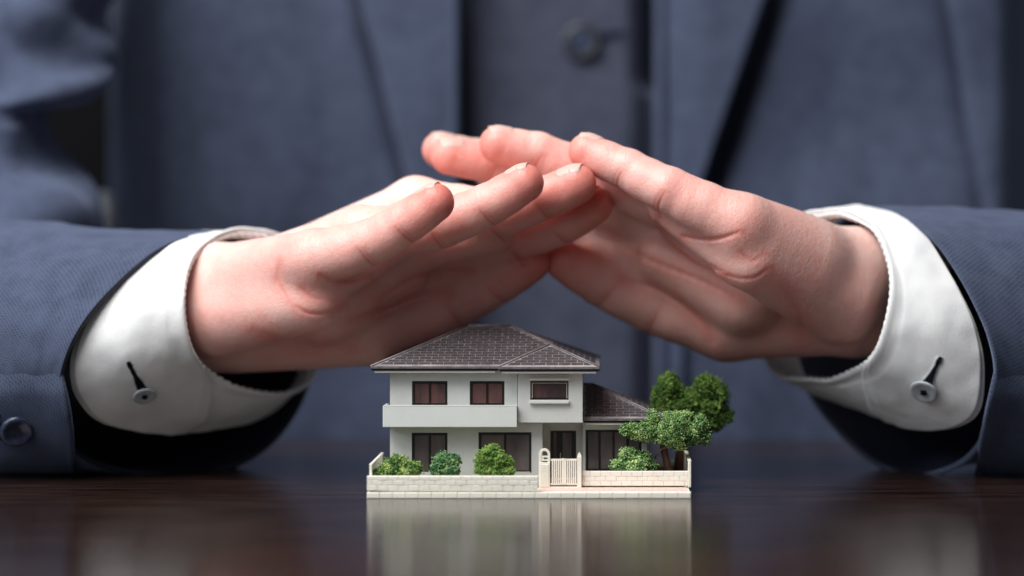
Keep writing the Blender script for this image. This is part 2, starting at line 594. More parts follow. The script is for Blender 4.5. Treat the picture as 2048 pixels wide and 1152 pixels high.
post = empty('gate_post', (X(1158, 18) * .001, .018, .0024))
tag(post, 'slim cream gate post with a pointed cap at the right of the gate', 'gate post')
xa, xb = X(1154.5, d0), X(1163, d0)
MB().box(xa, xb, d0, d0 + 2, 2.45, Z(912, d0)).build('post_shaft', M['cream'], post, bevel=.15)
MB().prism([(xa + .15, Z(912, d0)), (xb - .15, Z(912, d0)), (xb - .3, Z(908, d0)), ((xa + xb) / 2, Z(904.5, d0)), (xa + .3, Z(908, d0))], d0 + .3, d0 + 1.7).build('post_cap', M['cream'], post)
gate = empty('garden_gate', (X(1127, 18) * .001, .0188, .0028))
tag(gate, 'cream picket gate of two leaves between the arched pillar and the slim post', 'gate')
ga, gb = X(1101, d0), X(1154, d0)
MB().box(ga, gb, d0 + .5, d0 + 1.2, Z(921.5, d0), Z(918, d0)).build('rail', M['cream'], gate, bevel=.08)
MB().box(ga, gb, d0 + .5, d0 + 1.2, Z(970.5, d0), Z(967, d0)).build('rail', M['cream'], gate, bevel=.08)
MB().box(ga - .2, gb + .2, d0 + .3, d0 + 2, 2.45, 2.9).build('threshold', M['cream'], gate)
for px in list(np.linspace(1104.8, 1120.5, 5)) + list(np.linspace(1135.5, 1151.2, 5)):
    MB().box(X(px - 1.35, d0), X(px + 1.35, d0), d0 + .35, d0 + .95, Z(968, d0), Z(920, d0)).build('picket', M['cream'], gate, bevel=.06)
MB().box(X(1123.2, d0), X(1127.8, d0), d0 + .25, d0 + 1.0, Z(968.5, d0), Z(917, d0)).build('centre_board', M['cream'], gate, bevel=.06)
MB().box(X(1128.1, d0), X(1132.8, d0), d0 + .25, d0 + 1.0, Z(968.5, d0), Z(917.6, d0)).build('centre_board', M['cream'], gate, bevel=.06)

# ---- the house itself
house = empty('model_house', (-.048, .06, .003))
tag(house, 'two-storey miniature house with grey walls, balcony and dark tiled hip roofs', 'model house')
DM, DB, DR, DW = 32.0, 27.0, 43.0, 39.0     # main face, bay, door recess, wing face
ZE = 51.0
xl = X(780, DM); xr = X(1165, DB)


def wall_with_holes(mb, xa, xb, za, zb, y0, y1, holes):
    """front wall slab cut by rectangular openings (x0,x1,z0,z1)"""
    xs = sorted({xa, xb, *[h[0] for h in holes], *[h[1] for h in holes]})
    zs = sorted({za, zb, *[h[2] for h in holes], *[h[3] for h in holes]})
    for i in range(len(xs) - 1):
        for j in range(len(zs) - 1):
            cx_, cz_ = (xs[i] + xs[i + 1]) / 2, (zs[j] + zs[j + 1]) / 2
            if any(h[0] < cx_ < h[1] and h[2] < cz_ < h[3] for h in holes): continue
            mb.box(xs[i], xs[i + 1], y0, y1, zs[j], zs[j + 1])


def hole(px0, px1, py0, py1, d): return (X(px0, d), X(px1, d), Z(py1, d), Z(py0, d))


def weld(o):
    import bmesh
    bm = bmesh.new(); bm.from_mesh(o.data)
    bmesh.ops.remove_doubles(bm, verts=bm.verts, dist=1e-7)
    # drop the inner faces that two neighbouring boxes share
    seen = {}
    for f in bm.faces:
        k = tuple(sorted(v.index for v in f.verts)); seen.setdefault(k, []).append(f)
    bmesh.ops.delete(bm, geom=[f for v in seen.values() if len(v) > 1 for f in v], context='FACES_ONLY')
    bm.to_mesh(o.data); bm.free()
    return o


U1 = hole(824, 895, 762, 811, DM); U2 = hole(939.5, 1009, 762, 811, DM)
L1 = hole(823.5, 895, 865.5, 946, DM); L2 = hole(957, 1063, 864.5, 945.5, DM)
BW = hole(1060.5, 1137, 762, 799.5, DB)
DH = hole(1101, 1152, 861.5, 955, DR); WW = hole(1171, 1283, 859.5, 942, DW)
mb = MB(); wall_with_holes(mb, xl, X(1034.5, DM), Z(846, DM), ZE - .6, DM, DM + 3, [U1, U2])
weld(mb.build('wall', M['wall'], house))
mb = MB(); wall_with_holes(mb, xl, X(1085, DM), 2.9, Z(846, DM), DM + .001, DM + 3, [L1, L2])
weld(mb.build('wall', M['wall'], house))
mb = MB(); wall_with_holes(mb, X(1035.5, DB), xr, Z(845, DB), ZE - .6, DB, DB + 3, [BW])
weld(mb.build('bay_wall', M['wall'], house))
MB().box(X(1035.5, DB), X(1035.5, DB) + 2, DB + 3, DM + 4, Z(845, DB), ZE - .6).box(xr - 2, xr, DB + 3, 98, Z(845, DB), ZE - .6) \
    .box(X(1035.5, DB) + 2, xr - 2, DB + 3, DR + 2, Z(845, DB), Z(845, DB) + 1.5).build('bay_side', M['wall'], house)
mb = MB(); wall_with_holes(mb, X(1085, DM) - 2.5, xr, 2.9, Z(845, DB) + .2, DR, DR + 2, [DH])
weld(mb.build('porch_wall', M['wall'], house))
MB().box(X(1085, DM) - 2, X(1085, DM), DM + 3.01, DR, 2.9, Z(846, DM)).build('porch_side', M['wall'], house)
MB().box(xl, xl + 2, DM + 3.01, 98, 2.9, ZE - .6).box(xl + 2, xr - 2, 96, 98, 2.9, ZE - .6).box(xr - 2, xr, DR + 2.01, 98, 2.9, Z(845, DB) - .01) \
    .box(xl + 2, xr - 2, DM + 20, DM + 21, 3, ZE - 2).build('side_and_back_walls', M['wall'], house)
xwr = X(1294, DW)
mb = MB(); wall_with_holes(mb, xr + .05, xwr, 2.9, 28.2, DW, DW + 2, [WW])
weld(mb.build('wing_wall', M['wall'], house))
MB().box(xwr - 2, xwr, DW + 2.01, 86, 2.9, 28.2).box(xr + .05, xwr - 2, 84, 86, 2.9, 28.2).box(xr + 1, xwr - 3, DW + 12, DW + 13, 3, 27).build('wing_side', M['wall'], house)


def window(h, d, nx, m, bars=None, fw=.75, light_sill=False, inset=.35):
    x_0, x_1, z_0, z_1 = h
    f = MB()
    y = d + inset
    f.box(x_0, x_1, y - .3, y + 1.2, z_1 - fw, z_1).box(x_0, x_1, y - .3, y + 1.2, z_0, z_0 + fw * .8)
    f.box(x_0, x_0 + fw, y - .3, y + 1.2, z_0 + fw * .8, z_1 - fw).box(x_1 - fw, x_1, y - .3, y + 1.2, z_0 + fw * .8, z_1 - fw)
    cuts = bars or [x_0 + (x_1 - x_0) * i / nx for i in range(1, nx)]
    for c in cuts: f.box(c - .18, c + .18, y - .05, y + 1.1, z_0 + fw * .8, z_1 - fw)
    fo = f.build('window', M['frame'], house)
    edges = [x_0 + fw] + sum([[c - .18, c + .18] for c in cuts], []) + [x_1 - fw]
    for i in range(0, len(edges), 2):
        a, c = edges[i], edges[i + 1]
        p = MB()
        # a slightly pillowed moulded pane
        zz0, zz1 = z_0 + fw * .8, z_1 - fw
        p.box(a, c, y + .35, y + .9, zz0, zz1, .3)
        adopt(p.build('pane', m), fo)
    if light_sill:
        s = MB().box(x_0 + fw, x_1 - fw * .8, y - .42, y - .31, z_0 + .05, z_0 + .45)
        adopt(s.build('sill_strip', M['trim']), fo)
    return fo


window(U1, DM, 2, M['pane_u']); window(U2, DM, 2, M['pane_u'])
window(L1, DM, 2, M['pane_l'], light_sill=True); window(L2, DM, 2, M['pane_l'], light_sill=True)
window(BW, DB, 1, M['pane_u'], fw=.6)
window(WW, DW, 4, M['pane_l'], fw=.7)
# white trim round the bay pane, ledge above and sill below
hx0, hx1, hz0, hz1 = BW
MB().box(hx0 + .7, hx1 - .6, DB + .12, DB + .3, hz1 - .95, hz1 - .8).box(hx0 + .7, hx0 + .9, DB + .12, DB + .3, hz0 + .6, hz1 - .95) \
    .box(hx1 - .8, hx1 - .6, DB + .12, DB + .3, hz0 + .6, hz1 - .95).build('window_beading', M['joint'], house)
MB().box(X(1058, DB), X(1140, DB), DB - 1.3, DB, Z(760, DB), Z(756.5, DB)).build('window_hood', M['trim'], house, bevel=.15)
MB().box(X(1059, DB), X(1138.5, DB), DB - 1.4, DB, Z(807, DB), Z(801, DB)).build('window_sill', M['balcony'], house, bevel=.2)
# front door: side light, leaf, handle
dx0, dx1, dz0, dz1 = DH
dr = MB()
dr.box(dx0, dx1, DR - .2, DR + 1, dz1 - .7, dz1).box(dx0, dx0 + 1.0, DR - .2, DR + 1, dz0, dz1 - .7).box(dx1 - 1.5, dx1, DR - .2, DR + 1, dz0, dz1 - .7)
dr.box(dx0 + 2.7, dx0 + 3.3, DR - .1, DR + 1, dz0, dz1 - .7).box(dx0 + 3.3, dx0 + 4.8, DR, DR + 1, dz0, dz1 - .7)
door = dr.build('door', M['frame'], house)
adopt(MB().box(dx0 + 1.0, dx0 + 2.7, DR + .4, DR + .9, dz0, dz1 - .7, .2).build('pane', M['pane_l']), door)
adopt(MB().box(dx0 + 4.8, dx1 - 1.5, DR + .4, DR + .9, dz0, dz1 - .7, .2).build('pane', M['pane_l']), door)
adopt(MB().box(dx0 + 4.0, dx0 + 4.3, DR - .6, DR - .01, 11.5, 14.5).build('handle', M['trim'], bevel=.05), door)
# balcony
by0, by1 = X(765.5, 24), X(1034, 24)
bz0, bz1 = Z(854.5, 24), Z(812, 24)
bal = MB()
bal.box(by0, by1, 24, 25.2, bz0, bz1).box(by0, by0 + 1.2, 25.2, 40, bz0, bz1).box(by1 - 1.2, by1, 25.2, DM - .01, bz0, bz1).box(by0 + 1.2, by1 - 1.2, 25.2, DM - .01, bz0, bz0 + 1.2)
bal.build('balcony', M['balcony'], house, bevel=.22)
MB().box(by0 + .2, by1 - .2, 23.9, 25.4, bz1 + .001, bz1 + .28).build('balcony_rail', M['trim'], house, bevel=.12)

# ---- roofs
FLx, FRx, BLx = -94.1, -.2, -41.5
mpitch = .4
run = 38.0


def zs(r_): return ZE + .4 + mpitch * r_


P_FL = (FLx, 27, zs(0)); P_BL0 = (BLx, 27, zs(0)); P_V = (-20.85, 47.65, zs(20.65)); P_R2 = (FRx - run, 65, zs(run)); P_R1 = (FLx + run, 65, zs(run))
P_BLf = (BLx, 22, zs(0)); P_BRf = (FRx, 22, zs(0)); P_BA = (-20.85, 42.65, zs(20.65))
P_RB = (FRx, 103, zs(0)); P_LB = (FLx, 103, zs(0))
roof_faces = [([P_FL, P_BL0, P_V, P_R2, P_R1], 'f'), ([P_BLf, P_BRf, P_BA], 'f'), ([P_BLf, P_BA, P_V, P_BL0], 'l'),
              ([P_BRf, P_RB, P_R2, P_V, P_BA], 'r'), ([P_FL, P_R1, P_LB], 'l'), ([P_RB, P_LB, P_R1, P_R2], 'b')]
roof = MB()
for pts, k in roof_faces: roof.slab(pts, (0, 0, -.8))
roof_o = roof.build('roof', M['roofjoint'], house)
# wing roof
wz0 = 29.6
wpitch = .41
wx0, wx1, wyf, wyb, wym = xr + .05, 26.8, 32.0, 92.0, 62.0


def wz(r_): return wz0 + wpitch * r_


Q = dict(FL=(wx0, wyf, wz(0)), FR=(wx1, wyf, wz(0)), RE=(wx1 - 30, wym, wz(30)), RL=(wx0, wym, wz(30)), BR=(wx1, wyb, wz(0)), BL=(wx0, wyb, wz(0)))
wfaces = [([Q['FL'], Q['FR'], Q['RE'], Q['RL']], 'f'), ([Q['FR'], Q['BR'], Q['RE']], 'r'), ([Q['BR'], Q['BL'], Q['RL'], Q['RE']], 'b')]
wroof = MB()
for pts, k in wfaces: wroof.slab(pts, (0, 0, -.8))
wroof_o = wroof.build('wing_roof', M['roofjoint'], house)


def clip(poly, a, b_):
    """keep the part of a 2-D polygon left of the line a->b"""
    out = []
    def side(p): return (b_[0] - a[0]) * (p[1] - a[1]) - (b_[1] - a[1]) * (p[0] - a[0])
    for i in range(len(poly)):
        p, q = poly[i], poly[(i + 1) % len(poly)]
        sp, sq = side(p), side(q)
        if sp >= 0: out.append(p)
        if sp * sq < 0:
            t = sp / (sp - sq)
            out.append((p[0] + (q[0] - p[0]) * t, p[1] + (q[1] - p[1]) * t))
    return out


def poly_area(p): return abs(sum(p[i][0] * p[(i + 1) % len(p)][1] - p[(i + 1) % len(p)][0] * p[i][1] for i in range(len(p)))) / 2


def tile_face(pts, kind, parent, pitch, single, sink, inset=1.0, tw=5.15, th=2.62):
    """shingles on a roof face. plan coordinates: u along the eave, r up the run"""
    o3 = Vector(pts[0])
    if kind == 'f': ux, rx = Vector((1, 0, 0)), Vector((0, 1, pitch))
    elif kind == 'r': ux, rx = Vector((0, 1, 0)), Vector((-1, 0, pitch))
    elif kind == 'l': ux, rx = Vector((0, -1, 0)), Vector((1, 0, pitch))
    sl = math.sqrt(1 + pitch * pitch)
    rn = Vector((rx.x, rx.y, 0))
    n3 = ux.cross(rx).normalized()
    p2 = [((Vector(p) - o3).dot(ux), (Vector(p) - o3).dot(rn) * sl) for p in pts]
    ru = rx / sl
    if sum((p2[i][0] * p2[(i + 1) % len(p2)][1] - p2[(i + 1) % len(p2)][0] * p2[i][1]) for i in range(len(p2))) < 0: p2 = p2[::-1]
    rmax = max(p[1] for p in p2); umin = min(p[0] for p in p2); umax = max(p[0] for p in p2)
    cen = (sum(p[0] for p in p2) / len(p2), sum(p[1] for p in p2) / len(p2))
    lines = []
    for i in range(len(p2)):
        a, c = p2[i], p2[(i + 1) % len(p2)]
        dx, dy = c[0] - a[0], c[1] - a[1]
        L = math.hypot(dx, dy)
        if L < 1e-6: continue
        nx, ny = -dy / L, dx / L
        e = 1.7 if abs(dy) < 1e-6 and a[1] < .01 else inset
        lines.append(((a[0] + nx * e, a[1] + ny * e), (c[0] + nx * e, c[1] + ny * e)))
    row, r0 = 0, 1.7
    while r0 < rmax:
        u = umin - (row % 2) * tw / 2 - 1.3
        while u < umax:
            g = .13
            q = [(u + g, r0 + .2), (u + tw - g, r0 + .2), (u + tw - g, r0 + th - .17), (u + g, r0 + th - .17)]
            for a, c in lines:
                if q: q = clip(q, a, c)
            if q and len(q) > 2 and poly_area(q) > .5:
                lift = random.uniform(.05, .09)
                w3 = [o3 + ux * a + ru * c_ + n3 * .01 for a, c_ in q]
                # the lower lip of each shingle stands a little higher
                top = [o3 + ux * a + ru * c_ + n3 * lift for a, c_ in q]
                mb = sink if sink is not None else MB()
                n, k = len(mb.v), len(q)
                mb.v += [tuple(p) for p in w3] + [tuple(p) for p in top]
                mb.f.append(tuple(n + k + i for i in range(k)))
                for i in range(k):
                    j = (i + 1) % k
                    mb.f.append((n + i, n + j, n + k + j, n + k + i))
                if sink is None: adopt(mb.build('roof_tile', M['tile']), parent)
            u += tw
        row += 1
        r0 += th


tile_face(roof_faces[0][0], 'f', roof_o, mpitch, True, None)
tile_face(roof_faces[1][0], 'f', roof_o, mpitch, True, None)
tile_face(wfaces[0][0], 'f', wroof_o, wpitch, True, None)
rest = MB()
for i in (2, 3, 4): tile_face(*roof_faces[i], None, mpitch, False, rest)
ro_ = rest.build('side_tiles', M['tile']); adopt(ro_, roof_o); ro_['kind'] = 'stuff'
rest = MB(); tile_face(wfaces[1][0], 'r', None, wpitch, False, rest)
ro_ = rest.build('side_tiles', M['tile']); adopt(ro_, wroof_o); ro_['kind'] = 'stuff'


def cap(pts, r_, parent, name='hip_cap'):
    o = MB().tube([(p[0], p[1], p[2] + .12) for p in pts], r_, 8).build(name, M['hip'], None, smooth=True)
    return adopt(o, parent)


for a, c, r_ in ((P_FL, P_R1, .55), (P_LB, P_R1, .5), (P_RB, P_R2, .6), (P_V, P_R2, .55), (P_BRf, P_BA, .5), (P_BLf, P_BA, .45), (P_BA, P_V, .45)): cap([a, c], r_, roof_o)
cap([P_R1, P_R2], .7, roof_o, 'ridge_cap')
cap([Q['FR'], Q['RE']], .55, wroof_o); cap([Q['BR'], Q['RE']], .5, wroof_o); cap([Q['RL'], Q['RE']], .6, wroof_o, 'ridge_cap')


def eave(xa, xb, y, z, parent, ya=None):
    """light roof edge band, dark gutter, pale fascia strip"""
    adopt(MB().box(xa, xb, y - .35, y + .8, z - .9, z + .12).build('roof_edge', M['hip'], bevel=.12), parent)
    adopt(MB().box(xa + .3, xb - .3, y + .05, y + 1.3, z - 1.75, z - .91).build('gutter', M['gutter'], bevel=.12), parent)
    adopt(MB().box(xa + 1.4, xb - 1.4, y + .5, y + 2.2, z - 2.6, z - 1.76).build('fascia', M['trim'], bevel=.1), parent)


eave(FLx, BLx - .15, 27, zs(0), roof_o)
eave(BLx, FRx, 22, zs(0), roof_o)
eave(wx0, wx1, 32, wz(0), wroof_o)
adopt(MB().box(FLx + 1.5, FRx - 1.5, 28.5, 101, ZE - 1.9, ZE - .45).box(BLx + 1.5, FRx - 1.5, 23.5, 28.5, ZE - 1.9, ZE - .45).build('soffit', M['wall']), roof_o)
adopt(MB().box(wx0 + .1, wx1 - 1.5, 34, 90, wz0 - 1.9, wz0 - .85).build('soffit', M['wall']), wroof_o)
# side fascias, right-hand ends
adopt(MB().box(FRx - .6, FRx + .1, 22.9, 103, zs(0) - 1.5, zs(0) - .05).box(FLx - .1, FLx + .6, 27.9, 103, zs(0) - 1.5, zs(0) - .05).box(FLx, FRx, 102.6, 103.4, zs(0) - 1.5, zs(0)).build('side_gutter', M['gutter']), roof_o)
adopt(MB().box(wx1 - .6, wx1 + .1, 33, 92, wz0 - 1.3, wz0 - .05).build('side_gutter', M['gutter']), wroof_o)


# ------------------------------------------------------------------ foam shrubs and trees


def foam(name, blobs, n, m, parent, size=.44, seed=1):
    n = int(n * 1.5)
    """many small crumbs of foam scattered over and through a set of lobes: blobs (px,py,d,rx,ry,rd) in photo px / mm"""
    g = np.random.default_rng(seed)
    B = []
    for (px, py, d, rx, ry, rd) in blobs:
        B.append((X(px, d), d, Z(py, d), rx / 5, rd, ry / 5))
    B = np.array(B)
    vol = (B[:, 3] * B[:, 4] * B[:, 5]) ** (2 / 3)
    pick = g.choice(len(B), n, p=vol / vol.sum())
    dirs = g.normal(size=(n, 3)); dirs /= np.linalg.norm(dirs, axis=1)[:, None]
    lump = np.array([mnoise.noise(Vector(d_ * 2.6 + Vector((p * 7.1, seed, 0)))) for d_, p in zip([Vector(v) for v in dirs], pick)])
    fine = np.array([mnoise.noise(Vector(v) * 7.5 + Vector((seed, p * 3.3, 0))) for v, p in zip(dirs, pick)])
    rad = (1 - g.random(n) ** 2.2 * .45) * (1 + .42 * lump + .48 * fine) + (g.random(n) > .95) * g.random(n) * .22
    c = B[pick, :3] + dirs * B[pick, 3:6] * rad[:, None]
    keep = c[:, 2] > 3.0
    c = c[keep]; n = len(c)
    # each crumb: a squashed random octahedron
    base = np.array([(1, 0, 0), (-1, 0, 0), (0, 1, 0), (0, -1, 0), (0, 0, 1), (0, 0, -1)], float)
    tri = np.array([(0, 2, 4), (2, 1, 4), (1, 3, 4), (3, 0, 4), (2, 0, 5), (1, 2, 5), (3, 1, 5), (0, 3, 5)])
    s = size * (.45 + g.random((n, 1, 1)) * .8)
    v = base[None] * s * (.5 + g.random((n, 6, 1)) * .9)
    q = g.normal(size=(n, 4)); q /= np.linalg.norm(q, axis=1)[:, None]
    w_, x_, y_, z_ = q.T
    R = np.stack([1 - 2 * (y_ * y_ + z_ * z_), 2 * (x_ * y_ - z_ * w_), 2 * (x_ * z_ + y_ * w_),
                  2 * (x_ * y_ + z_ * w_), 1 - 2 * (x_ * x_ + z_ * z_), 2 * (y_ * z_ - x_ * w_),
                  2 * (x_ * z_ - y_ * w_), 2 * (y_ * z_ + x_ * w_), 1 - 2 * (x_ * x_ + y_ * y_)], 1).reshape(n, 3, 3)
    v = np.einsum('nij,nkj->nki', R, v) + c[:, None, :]
    f = (tri[None] + (np.arange(n) * 6)[:, None, None]).reshape(-1, 3)
    me = bpy.data.meshes.new(name)
    V = (v.reshape(-1, 3) * .001).astype(np.float32)
    me.vertices.add(len(V)); me.vertices.foreach_set('co', V.ravel())
    me.loops.add(len(f) * 3); me.loops.foreach_set('vertex_index', f.astype(np.int32).ravel())
    me.polygons.add(len(f)); me.polygons.foreach_set('loop_start', np.arange(len(f), dtype=np.int32) * 3)
    me.update(calc_edges=True)
    me.materials.append(m)
    o = bpy.data.objects.new(name, me)
    COL.objects.link(o)
    adopt(o, parent)
    return o


def shrub(px, d, label, blobs, n, m, seed):
    root = empty('shrub', (X(px, d) * .001, d * .001, .003))
    tag(root, label, 'shrub', 'foam shrubs behind the front walls')
    foam('foliage', blobs, n, m, root, seed=seed)
    st = MB()
    for a in (-3, 0, 3): st.tube([(X(px, d) + a * .3, d, 2.9), (X(px, d) + a, d, 7)], .35, 5)
    st.build('stem', M['bark'], root)
    return root


shrub(800, 14, 'wide low green shrub nearest the left end of the front wall',
      [(795, 928, 13, 24, 16, 4), (815, 938, 12, 20, 14, 4), (832, 938, 13, 12, 13, 3.5), (780, 938, 13, 22, 12, 4), (765, 945, 12, 18, 8, 3.5), (800, 942, 12, 34, 10, 4)], 6500, M['fol_a'], 3)
shrub(890, 14, 'upright dark bluish green shrub in front of the left ground-floor window',
      [(888, 923, 14, 20, 17, 4), (905, 922, 14, 14, 14, 4), (878, 935, 13, 14, 14, 4), (903, 942, 12, 15, 12, 4), (885, 944, 13, 20, 10, 4)], 5000, M['fol_b'], 5)
shrub(988, 14, 'tall bright yellow-green shrub in front of the wide ground-floor window',
      [(985, 904, 15, 17, 14, 4), (968, 920, 14, 16, 18, 4), (995, 922, 13, 22, 18, 4), (1012, 930, 14, 15, 16, 4), (965, 936, 13, 14, 12, 4), (990, 942, 12, 32, 11, 4), (1014, 944, 11, 14, 8, 3)], 7500, M['fol_c'], 8)
shrub(1268, 30, 'fine leafy dark green shrub under the pruned tree by the wing window',
      [(1258, 910, 30, 18, 14, 4), (1285, 918, 30, 18, 14, 4), (1245, 930, 29, 20, 12, 4), (1275, 930, 28, 26, 15, 4), (1298, 934, 30, 15, 12, 4), (1262, 938, 28, 36, 8, 4)], 7500, M['fol_e'], 11)

t1 = empty('pruned_tree', (X(1338, 34) * .001, .034, .003))
tag(t1, 'pruned tree with a flat spreading light green crown on a leaning brown trunk', 'tree', 'foam trees in the garden')
foam('crown', [(1262, 858, 30, 22, 12, 6), (1290, 862, 31, 26, 18, 8), (1325, 860, 32, 26, 22, 9), (1306, 833, 32, 13, 13, 5), (1352, 848, 33, 28, 22, 10), (1380, 862, 33, 26, 24, 9),
               (1400, 850, 33, 16, 20, 7), (1405, 872, 33, 16, 16, 6), (1345, 872, 31, 34, 20, 9), (1362, 888, 32, 16, 13, 6), (1340, 833, 34, 14, 10, 5), (1372, 832, 34, 14, 11, 5), (1276, 870, 31, 18, 9, 5)], 17000, M['fol_e'], t1, seed=21, size=.40)
MB().tube([(X(1324, 34), 34, Z(870, 34)), (X(1329, 34), 34, Z(905, 34)), (X(1335, 34), 34, Z(930, 34)), (X(1339, 34), 34, 2.9)], [1.4, 1.5, 1.5, 1.7], 10).build('trunk', M['bark'], t1, smooth=True)
MB().tube([(X(1310, 33), 33, Z(918, 33)), (X(1315, 32.5), 32.5, Z(905, 32.5)), (X(1325, 31.8), 31.8, Z(897, 32)), (X(1336, 32), 32, Z(892, 32)), (X(1358, 32), 32, Z(893, 32))], [.35, .5, .55, .5, .4], 7).build('branch', M['branch'], t1, smooth=True)
t2 = empty('bushy_tree', (X(1360, 78) * .001, .078, .003))
tag(t2, 'taller dark green tree with a round two-lobed crown at the back of the plot', 'tree', 'foam trees in the garden')
foam('crown', [(1338, 770, 76, 24, 26, 9), (1325, 790, 76, 22, 22, 9), (1345, 812, 76, 34, 26, 10), (1320, 815, 77, 18, 18, 8), (1375, 800, 78, 30, 24, 10), (1412, 770, 78, 22, 22, 9), (1435, 790, 79, 22, 28, 9),
               (1415, 815, 78, 34, 26, 10), (1450, 830, 79, 18, 16, 7), (1425, 845, 78, 26, 18, 8), (1385, 840, 78, 30, 22, 9)], 15000, M['fol_d'], t2, seed=31, size=.48)
MB().tube([(X(1368, 78), 78, Z(850, 78)), (X(1362, 78), 78, Z(900, 78)), (X(1358, 78), 78, 2.9)], [1.8, 2.2, 2.6], 10).build('trunk', M['bark'], t2, smooth=True)

# ------------------------------------------------------------------ the person
person = empty('person', (0, .35, -.05))
tag(person, 'person in a blue-grey suit holding both hands as a roof over the model house', 'person')


def catmull(P, n):
    """closed Catmull-Rom through control points, n samples evenly by parameter"""
    P = np.array(P, float)
    k = len(P)
    t = np.arange(n) / n * k
    i = t.astype(int)
    f = (t - i)[:, None]
    p0, p1, p2, p3 = P[(i - 1) % k], P[i % k], P[(i + 1) % k], P[(i + 2) % k]
    return .5 * ((2 * p1) + (-p0 + p2) * f + (2 * p0 - 5 * p1 + 4 * p2 - p3) * f ** 2 + (-p0 + 3 * p1 - 3 * p2 + p3) * f ** 3)


def ell(c, rv, rd, n, squash=0, lean=0.0, near=0.0):
    """vertical ellipse loop seen end-on, starting at the top, running down the camera side"""
    out = []
    for i in range(n):
        t = 2 * math.pi * i / n
        y = -math.cos(t) * rv
        q = -math.sin(t) * rd
        out.append((c[0] + lean * y + near * q, c[1] + y, c[2] + q))
    return out


def loft(loops, nu, nv):
    """loops: control loops (px,py,d mm); returns grid [nv,nu,3] in px/q space, smoothly interpolated between loops"""
    L = np.stack([catmull(l, nu) for l in loops])
    L[:, :, 2] *= 5
    k = len(loops) - 1
    out = []
    for j in range(nv):
        t = j / (nv - 1) * k
        i = min(int(t), k - 1)
        f = t - i
        p0, p1, p2, p3 = L[max(i - 1, 0)], L[i], L[i + 1], L[min(i + 2, k)]
        out.append(.5 * ((2 * p1) + (-p0 + p2) * f + (2 * p0 - 5 * p1 + 4 * p2 - p3) * f ** 2 + (-p0 + 3 * p1 - 3 * p2 + p3) * f ** 3))
    return np.array(out)


def grid_normals(G, closed=True):
    du = np.roll(G, -1, 1) - np.roll(G, 1, 1) if closed else np.gradient(G, axis=1)
    dv = np.gradient(G, axis=0)
    n = np.cross(du, dv)
    n /= np.linalg.norm(n, axis=2)[:, :, None] + 1e-9
    c = G.mean(1, keepdims=True)
    s = np.sign(((G - c) * n).sum(2).mean()) if closed else (-1 if n[:, :, 2].mean() > 0 else 1)
    return n * s


def sheet(name, G, m, parent, thick=1.0, closed=True, flip=False, uvs=None):
    """grid in px/q space -> mesh with mm UVs and solidify"""
    nv, nu = G.shape[:2]
    V = WA(G.reshape(-1, 3))
    idx = np.arange(nv * nu).reshape(nv, nu)
    if closed:
        a, b_ = idx[:-1], np.roll(idx, -1, 1)[:-1]
        c, d = np.roll(idx, -1, 1)[1:], idx[1:]
    else:
        a, b_, c, d = idx[:-1, :-1], idx[:-1, 1:], idx[1:, 1:], idx[1:, :-1]
    q = np.stack([a.ravel(), b_.ravel(), c.ravel(), d.ravel()], 1)
    if flip: q = q[:, ::-1]
    o = quads_obj(name, V, q, m)
    me = o.data
    G3 = V.reshape(nv, nu, 3) * 1000
    ulen = np.linalg.norm(np.diff(G3, axis=1), axis=2).mean(0).cumsum()
    ulen = np.concatenate([[0], ulen])
    vlen = np.concatenate([[0], np.linalg.norm(np.diff(G3, axis=0), axis=2).mean(1).cumsum()])
    U, VV = np.meshgrid(ulen, vlen)
    uvv = np.stack([U.ravel(), VV.ravel()], 1)
    uv = me.uv_layers.new(name='UVMap')
    li = np.empty(len(me.loops), np.int32)
    me.loops.foreach_get('vertex_index', li)
    luv = uvv[li]
    if closed:
        pm = luv.reshape(-1, 4, 2)
        wrap = (pm[:, :, 0].max(1) - pm[:, :, 0].min(1)) > ulen[-1] / 2
        fix = pm[wrap]
        fix[:, :, 0] = np.where(fix[:, :, 0] < ulen[-1] / 2, fix[:, :, 0] + ulen[-1] + (ulen[1] if len(ulen) > 1 else 1), fix[:, :, 0])
        pm[wrap] = fix
        luv = pm.reshape(-1, 2)
    uv.data.foreach_set('uv', luv.astype(np.float32).ravel())
    if parent: adopt(o, parent)
    s = o.modifiers.new('thickness', 'SOLIDIFY')
    s.thickness = thick * .001
    s.offset = 0
    return o


def nfield(P, scale, seed=0.0, octs=2):
    return np.array([mnoise.fractal(Vector((p[0] * scale + seed, p[1] * scale, p[2] * scale)), 1.0, 2.0, octs) for p in P])


# ---- torso: waistcoat, jacket fronts, lapels
BY = 350.0


def height_sheet(name, x_at, ys, nu, dfun, m, parent, thick=2.0):
    """x_at(s, y) -> px for s in 0..1"""
    G = np.zeros((len(ys), nu, 3))
    for j, y in enumerate(ys):
        for i in range(nu):
            x = x_at(i / (nu - 1), y)
            G[j, i] = (x, y, 5 * dfun(x, y))
    return sheet(name, G, m, parent, thick, closed=False)


def folds(x, y, s=0.0):
    return 13 * mnoise.noise(Vector((x * .0035 + s, y * .0022, s))) + 2.5 * mnoise.noise(Vector((x * .011 + s, y * .006, 3 + s)))


ys = np.linspace(-260, 1090, 80)


def vest_d(x, y): return BY + 22 + 26 * math.exp(-((x - 918) / 16) ** 2) + 46 * math.exp(-((x - 1302) / 24) ** 2) * (1 if y < 170 else .35) + folds(x, y, 4) * .5 + .00006 * (x - 1110) ** 2 - 2.5 * math.exp(-((x - 1080) / 8) ** 2) * 0
height_sheet('waistcoat', lambda s, y: 860 + s * 520, ys, 70, vest_d, M['vest'], person)


